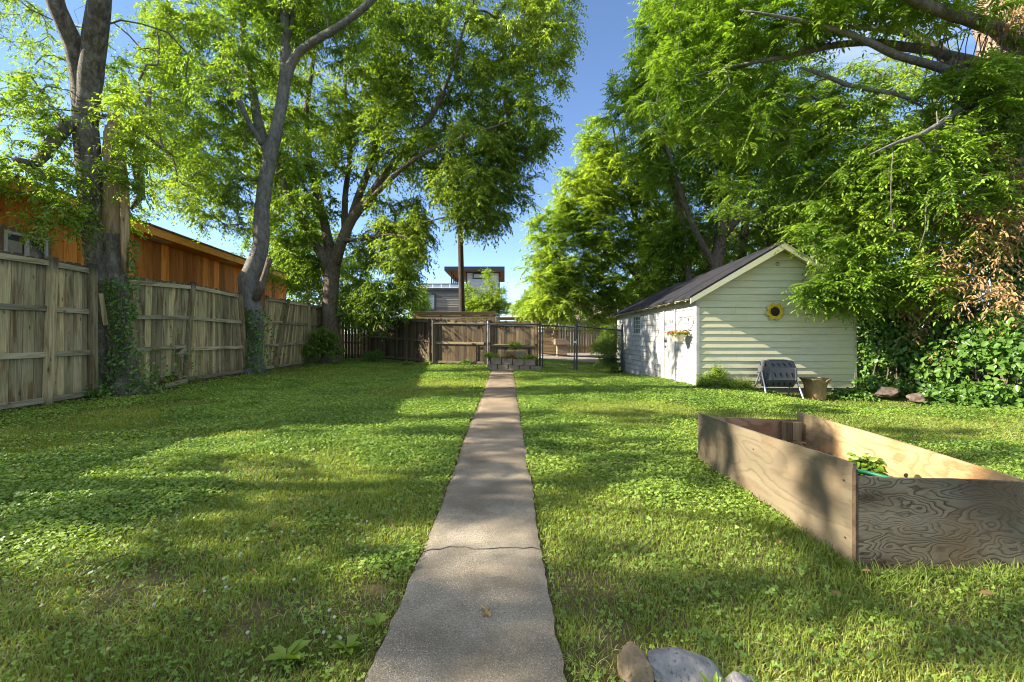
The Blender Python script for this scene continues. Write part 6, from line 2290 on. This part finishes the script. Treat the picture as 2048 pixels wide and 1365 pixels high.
def thicket():
    r = np.random.RandomState(80)
    # ivy bank on the right: leaves spread through a mounded volume, dense at its skin
    P_, N_ = [], []
    bl = [(1770, 690, 9.9, 55, 110, 0.5, 2100), (1850, 690, 9.6, 80, 110, 0.6, 3200), (1930, 720, 9.0, 90, 100, 0.7, 3400), (2020, 720, 8.2, 80, 110, 0.7, 3000), (2090, 720, 7.6, 70, 110, 0.7, 2000), (1850, 600, 10, 110, 90, 0.6, 2300), (1990, 560, 9.0, 90, 120, 0.6, 2200), (2000, 800, 7.9, 70, 40, 0.4, 1300), (1900, 800, 8.7, 60, 32, 0.4, 900), (1735, 590, 10.3, 40, 80, 0.4, 700), (1760, 770, 9.6, 50, 22, 0.3, 800), (2100, 500, 8.6, 60, 200, 0.6, 1700), (2025, 330, 8.75, 55, 170, 0.35, 1700), (1950, 470, 9.0, 60, 90, 0.4, 1100)]
    for px, py, Y, rx, ry, rY, n in bl:
        c = P(px, py, Y)
        R = np.array([rx / F * Y, rY, ry / F * Y])
        q = nrm(r.randn(n, 3)) * (1 - 0.55 * r.rand(n)[:, None] ** 1.6)
        k = vnoise(c + q * R, 2.4, 81) > 0.34 * r.rand(n) + 0.16
        q = q[k]
        pp = c + q * R
        pp[:, 2] = np.maximum(pp[:, 2], ground_z(pp[:, 0], pp[:, 1]) + 0.03 + 0.05 * r.rand(len(pp)))
        P_.append(pp)
        N_.append(nrm(q / R + np.array([0, -0.4, 0.5])))
    pts, nor = np.concatenate(P_), np.concatenate(N_)
    st = []
    for k in range(70):
        px = r.uniform(1730, 2090)
        Y = np.interp(px, [1730, 1850, 2090], [10, 9.5, 7.8])
        a = P(px, 800, Y)
        a[2] = gz(a[0], a[1]) - 0.05
        b = a + np.array([r.uniform(-0.5, 0.5), r.uniform(-0.3, 0.3), r.uniform(1, 2.6)])
        c = (a + b) / 2 + r.randn(3) * 0.2
        st.append((np.array([a, c, b]), [0.018, 0.012, 0.005]))
    surface_ivy('ivy_bank', 'high bank of glossy green ivy to the right of the shed', pts, nor, 0.095, None, 82, cat='ivy bank', stems=st)
    # dead brown vine hanging over the bank
    lv = Leaves()
    tg = blob_points([(1950, 490, 8.3, 75, 115, 0.5, 52), (1995, 610, 8.0, 55, 55, 0.4, 22), (1880, 610, 9.1, 70, 22, 0.3, 24), (1930, 560, 8.8, 50, 60, 0.35, 28), (2030, 420, 8.2, 40, 130, 0.4, 26), (1830, 665, 9.2, 30, 14, 0.25, 8), (1900, 700, 8.9, 30, 20, 0.2, 5), (2000, 330, 8.6, 40, 60, 0.3, 26), (2010, 30, 8.9, 55, 60, 0.3, 26), (1820, 610, 9.2, 26, 20, 0.2, 8)], r, 0.3, 5, 1.4)
    T = thing('dead_vine', 'withered brown vine leaves hanging over the green ivy bank', 'vine', (9.3, 8.9, 0))
    k = 4
    st_ = np.repeat(tg, k, 0) + r.randn(len(tg) * k, 3) * 0.08
    lv.sprays(r, st_, nrm(r.randn(len(st_), 3) * np.array([1, 0.6, 0.4]) + [0.3, 0, -0.2]), r.uniform(0.15, 0.35, len(st_)), 5, 0.08, 0.030, 'simple', 0.5, 1.5, 0.05, 5, 0.3)
    lv.build('foliage', DEADLEAF, T, droop=0.3)
    m = MB()
    for q in range(44):
        a = tg[r.randint(len(tg))]
        b = tg[np.argsort(np.linalg.norm(tg - a, axis=1))[r.randint(4, 14)]]
        m.tube([a, (a + b) / 2 + r.randn(3) * 0.08 + [0, 0, -0.05], b], [0.007, 0.006, 0.004], 4, cap=False)
    m.build('stem', BARK_D, T, smooth=179)


def shrub(name, label, blobs, seed, leafm, L, W, base, twigs=6, k=8, cat='shrub', bark=None, tl=(0.15, 0.35), kind='simple', droop=0.3, bias=0.0, hole=0.2, stems=5, group=None, spread=1.0):
    T = Tree(name, label, cat, base, seed, group)
    r = T.r
    b = np.array(base, float)
    tg = blob_points(blobs, r, hole, seed, 1.5)
    top = tg.mean(0)
    for i in range(stems):
        e = tg[r.randint(len(tg))]
        q = b + np.array([r.uniform(-0.12, 0.12), r.uniform(-0.12, 0.12), -0.05])
        mid = (q + e) / 2 + np.array([0, 0, 0.15]) * np.linalg.norm(e - q)
        q2, rr = limb(np.array([q, mid, e]), [0.02, 0.014, 0.006])
        T.mb.tube(q2, rr, 6, cap=False)
        prev = -1
        for p in q2:
            T.pos.append(p); T.par.append(prev); T.fix.append(0.01)
            prev = len(T.pos) - 1
    T.grow(tg, tipr=0.003, maxr=0.015, seg=0.3)
    T.leaf_out(twigs, k, L, W, tl, kind, spread, droop, bias, 1.2)
    o = T.finish(bark or BARK_C, leafm, 0.0018, crown='foliage')
    for c in o.children:
        if c.name.startswith('trunk'):
            c.name = 'stem'
    return o


def shrubs():
    shrub('corner_shrub', 'bushy green shrub at the foot of the rough brown tree', [(645, 680, 17.6, 30, 26, 0.5, 46), (622, 700, 17.4, 14, 14, 0.3, 12), (668, 700, 17.6, 16, 14, .3, 12)], 301, LEAF_MID, 0.09, 0.04, (-7.0, 17.6, 0), kind='simple')
    shrub('shed_shrub', 'dark green shrub against the back corner of the white shed side', [(1215, 700, 16.2, 24, 34, 0.4, 60), (1222, 668, 16.3, 17, 22, 0.3, 24), (1225, 730, 16.0, 14, 12, 0.3, 14), (1200, 690, 16.1, 16, 14, .3, 10)], 302, LEAF_MID, 0.085, 0.03, (3.85, 16.1, -0.2))
    shrub('grass_clump', 'dark clump of arching leaves at the back fence corner', [(748, 708, 18.9, 12, 10, 0.3, 20)], 303, IVY, 0.22, 0.02, (-5.3, 19.0, 0), droop=0.8, cat='plant', stems=3)
    for i, (px, lab, sc) in enumerate(((850, 'low leafy weed in front of the back fence below the pole', 1.0), (938, 'small weed clump at the back fence left of the planter', 0.8), (815, 'small sprawling weed under the lit diagonal on the back fence', 0.9))):
        shrub('weed', lab, [(px, 728, 16.9, 14 * sc, 5, 0.25, 12)], 310 + i, LEAF_MID, 0.09, 0.045, (P(px, 730, 16.9)[0], 16.9, 0), cat='weed', stems=3, tl=(0.08, 0.2))
    shrub('catmint_plant', 'bank of pale upright weeds along the left foot of the shed gable', [(1420, 765, 9.75, 22, 14, 0.12, 40), (1455, 772, 9.7, 32, 12, 0.15, 60), (1490, 775, 9.7, 16, 9, 0.12, 26), (1440, 752, 9.8, 10, 12, 0.1, 16), (1432, 745, 9.85, 3, 16, 0.08, 8), (1405, 770, 9.8, 8, 16, .1, 10)], 320, LEAF_BR, 0.035, 0.018, (4.8, 9.75, -0.02), twigs=7, k=8, tl=(0.08, 0.17), cat='plant', stems=14, droop=-0.35, bias=0.1)
    for i, (px, py, Y, w_, lab) in enumerate(((985, 712, 15.2, 16, 'weeds growing from the left end of the cinder block planter'), (1030, 689, 15.5, 10, 'small green plant in the top pair of cinder blocks'), (1055, 716, 15.0, 18, 'trailing weeds over the right end of the cinder blocks'), (1020, 711, 15.2, 10, 'dry pale weeds in the middle of the planter'))):
        p = P(px, py, Y)
        shrub('planter_weed', lab, [(px, py, Y, w_, 5, 0.15, 14)], 330 + i, LEAF_BR if i != 3 else DEADLEAF, 0.06, 0.025, p - [0, 0, 0.12], cat='weed', stems=4, tl=(0.08, 0.2), droop=0.1)
    shrub('lettuce_plant', 'small frilly green plant growing in the plywood bed', [(1733, 930, 2.95, 16, 12, 0.05, 10)], 340, LEAF_MID, 0.05, 0.04, (2.34, 2.95, 0.25), cat='plant', stems=4, tl=(0.05, 0.1), k=4)
    # leafy ground cover at the ivy edge
    for i, (px, py, Y, rx, lab) in enumerate(((1700, 790, 9.4, 36, 'low ivy creeping out from the shed corner'), (1960, 838, 7.6, 60, 'low ivy creeping over the near edge of the bank'))):
        shrub('ground_ivy', lab, [(px, py, Y, rx, 8, 0.3, 40)], 350 + i, IVY, 0.07, 0.05, P(px, py + 6, Y) * [1, 1, 0] + [0, 0, gz(P(px, py, Y)[0], Y)], cat='ivy', stems=6, tl=(0.08, 0.2))
    # near weeds
    r = np.random.RandomState(9)
    for i, (x, y, n, L, W, lab, tilt) in enumerate(((-0.60, 1.72, 6, 0.075, 0.034, 'broad leaved plantain weed near the left path edge', 0.35), (0.69, 1.50, 9, 0.085, 0.018, 'bright lily shoots in front of the blue grey stone', 1.6), (-0.52, 1.86, 5, 0.07, 0.03, 'second smaller plantain weed beside the path', 0.4), (-0.80, 1.66, 6, 0.10, 0.04, 'plantain weed with dark leaves in the near left lawn', 0.35))):
        a = np.arange(n) * 2.4 + r.rand(n)
        d = np.stack([np.cos(a), np.sin(a), np.full(n, tilt) + 0.3 * r.rand(n)], 1)
        b = np.repeat([[x, y, gz(x, y) + 0.01]], n, 0)
        o = leaf_mesh('lily_shoot' if i == 1 else 'plantain_weed', LEAF_BR if i == 1 else LEAF_MID, None, b, d, np.array([0, 0, 1.0]) + 0.2 * r.randn(n, 3), L * (0.7 + 0.5 * r.rand(n)), np.full(n, W), 0.3 + 0.5 * r.rand(n), droop=0.2)
        tag(o, lab, 'weed')


def hanging_basket():
    c = np.array([3.97, 10.42, 1.02])
    T = thing('hanging_basket', 'cream flower pot of red and orange blooms hung on the shed side', 'hanging basket', c)
    m = MB()
    m.lathe(c, [(0.095, 0.0), (0.10, 0.005), (0.155, 0.145), (0.165, 0.15), (0.165, 0.165), (0.15, 0.165), (0.10, 0.06)], 22)
    m.build('pot', plain('cream_plastic_pot', (0.66, 0.60, 0.42), 0.5, 0.06, 6, bump=0.05), T, smooth=45)
    m = MB()
    hook = c + np.array([0.0, 0.0, 0.50])
    for k in range(3):
        a = 2 * math.pi * k / 3 + 0.4
        m.tube([c + np.array([0.16 * math.cos(a), 0.16 * math.sin(a), 0.16]), hook], 0.0022, 4)
    m.build('hanger_wire', DARKSTEEL, T)
    m = MB()
    m.tube([(4.2, 10.42, 1.50), (4.15, 10.42, 1.56), (4.05, 10.42, 1.57), (3.97, 10.42, 1.55), (3.965, 10.42, 1.52)], 0.006, 6)
    m.bb((4.188, 10.408, 1.47), (4.197, 10.432, 1.55))
    m.build('bracket', DARKSTEEL, T)
    r = np.random.RandomState(17)
    lv = Leaves()
    n = 110
    a = r.rand(n) * 6.28
    rr = 0.15 * np.sqrt(r.rand(n))
    st = c + np.stack([rr * np.cos(a), rr * np.sin(a), np.full(n, 0.15)], 1)
    d = nrm(np.stack([np.cos(a), np.sin(a), 0.4 + 0.9 * r.rand(n)], 1))
    ln = r.uniform(0.08, 0.2, n)
    lv.sprays(r, st, d, ln, 5, 0.04, 0.026, 'simple', 0.35)
    lv.build('foliage', LEAF_MID, T)
    red = leaf_mat('red_orange_petals', [(0, (0.42, 0.035, 0.02)), (0.5, (0.60, 0.13, 0.03)), (1.0, (0.70, 0.33, 0.06))], 0.3, 0.6, (1.1, 0.9, 0.8))
    pk = r.rand(n) < 0.75
    e = (st + d * ln[:, None] - np.array([0, 0, 1]) * (ln * 0.3)[:, None])[pk]
    q = 6
    b = np.repeat(e, q, 0)
    ti = np.repeat(r.rand(len(e)), q)
    m_ = len(b)
    leaf_mesh('blossoms', red, T, b, nrm(r.randn(m_, 3) + [0, 0, 0.4]), nrm(r.randn(m_, 3) + [0, 0, 1]), np.full(m_, 0.022), np.full(m_, 0.02), ti)


def background_trees():
    spec = [('distant_tree', 'small yellow green tree left of the grey clad house', (835, 655, 42), [(832, 600, 42, 24, 34, 1.2, 60), (828, 640, 42, 30, 18, 1.2, 36), (845, 615, 42, 14, 22, 0.8, 18)], LEAF_YG, 0.16, 0.09, 401),
            ('distant_tree', 'loose upright tree in front of the white tower', (975, 660, 36), [(968, 615, 36, 36, 24, 1.2, 90), (985, 585, 36, 24, 24, 0.8, 16), (940, 600, 36, 14, 32, 0.8, 20), (1000, 600, 36, 10, 30, .6, 14), (1010, 622, 36, 12, 16, 0.8, 14), (978, 555, 36, 10, 14, 0.4, 7), (950, 640, 36, 30, 12, 1, 30)], LEAF_YG, 0.15, 0.08, 402),
            ('distant_tree', 'rounded bright tree just left of the feathery tree, over the slat fence', (1055, 660, 34), [(1052, 615, 34, 26, 22, 1.2, 80), (1070, 600, 34, 20, 24, 1, 40), (1085, 628, 34, 26, 12, 1, 30)], LEAF_BR, 0.15, 0.08, 403),
            ('distant_tree', 'pale tree behind the far end of the orange house', (600, 660, 36), [(590, 560, 36, 70, 70, 2.2, 130), (640, 500, 36, 60, 70, 2, 90), (540, 500, 36, 60, 60, 2, 80), (700, 600, 36, 50, 40, 1.6, 60), (715, 540, 36, 50, 50, 1.6, 60), (755, 640, 36, 30, 18, 1.2, 22)], LEAF_YG, 0.2, 0.11, 404),
            ('distant_tree', 'tree filling the gap behind the shed roof', (1360, 660, 30), [(1300, 600, 30, 60, 60, 1.6, 100), (1400, 520, 30, 90, 70, 2, 150), (1500, 470, 30, 100, 80, 2, 150), (1620, 480, 28, 90, 110, 2, 130), (1340, 480, 30, 60, 70, 1.6, 70)], LEAF_DK, 0.2, 0.10, 405),
            ('distant_tree', 'tree behind the huge vine tree and the ivy bank', (1800, 660, 17), [(1750, 450, 16, 110, 170, 1.6, 200), (1900, 400, 15, 140, 180, 1.6, 220), (2040, 350, 14, 110, 220, 1.4, 170), (1800, 200, 17, 160, 100, 1.8, 130), (1760, 620, 14, 70, 70, 1, 80)], LEAF_DK, 0.13, 0.06, 406)]
    for name, lab, b, bl, lm, L, W, seed in spec:
        base = P(*b)
        base[2] = -0.05
        T = Tree(name, lab, 'tree', base, seed, 'trees beyond the yard')
        big = seed >= 404
        tg = blob_points(bl, T.r, 0.3, seed, 0.5)
        top = tg[:, 2].max()
        c = tg.mean(0)
        h = c[2] - base[2]
        T.add_limb(np.array([base, base + (c - base) * 0.3 + [0.1, 0, 0], base + (c - base) * 0.65 + [-0.1, 0, 0.1], c + [0, 0, 0.2 * h]]), [0.22, 0.18, 0.13, 0.04] if big else [0.12, 0.1, 0.07, 0.02], 10)
        T.grow(tg, tipr=0.008, maxr=0.08, seg=0.7)
        T.leaf_out(9, 7, L, W, (0.4, 0.8) if not seed == 402 else (0.3, 0.7), 'simple', 1.0, 0.35 if seed != 402 else -0.2, 0.1 if seed in (401, 402, 404) else 0.0, 0.4)
        T.finish(BARK_C, lm, 0.005)


def shade_trees():
    """an unseen tree added left of the picture, its crown shaped to dapple the near lawn"""
    for seed, x, y, lab, bl in ((501, -10.6, 2.6, 'leafy unseen tree added past the left edge to shade the near lawn', 1),):
        T = Tree('added_shade_tree', lab, 'tree', (x, y, 0), seed, 'trees beyond the yard')
        T.add_limb(np.array([(x, y, -0.1), (x + 0.1, y, 2), (x - 0.1, y + 0.2, 4), (x + 0.1, y, 6.5)]), [0.25, 0.2, 0.16, 0.06], 12)
        r = T.r
        tg = []
        # narrow hanging clumps with gaps, shaped to throw thin streaks of shade
        for k in range(46):
            c = np.array([x + r.uniform(-1.1, 1.1), r.uniform(0.2, 6.0), 4.3 + 4.2 * r.rand() ** 0.8])
            tg.append(c + r.randn(6, 3) * np.array([0.35, 0.13, 0.36]))
        T.grow(np.concatenate(tg), tipr=0.006, maxr=0.07)
        T.leaf_out(8, 10, 0.10, 0.045, (0.15, 0.34), 'simple', 1.0, 0.5)
        T.finish(BARK_A, LEAF_YG, 0.003)


raised_bed()
small_things()
far_things()
hanging_basket()
tree_fork()
tree_grey()
tree_wide()
tree_bright()
tree_behind_shed()
tree_vine()
trunk_ivy()
thicket()
shrubs()
background_trees()
shade_trees()
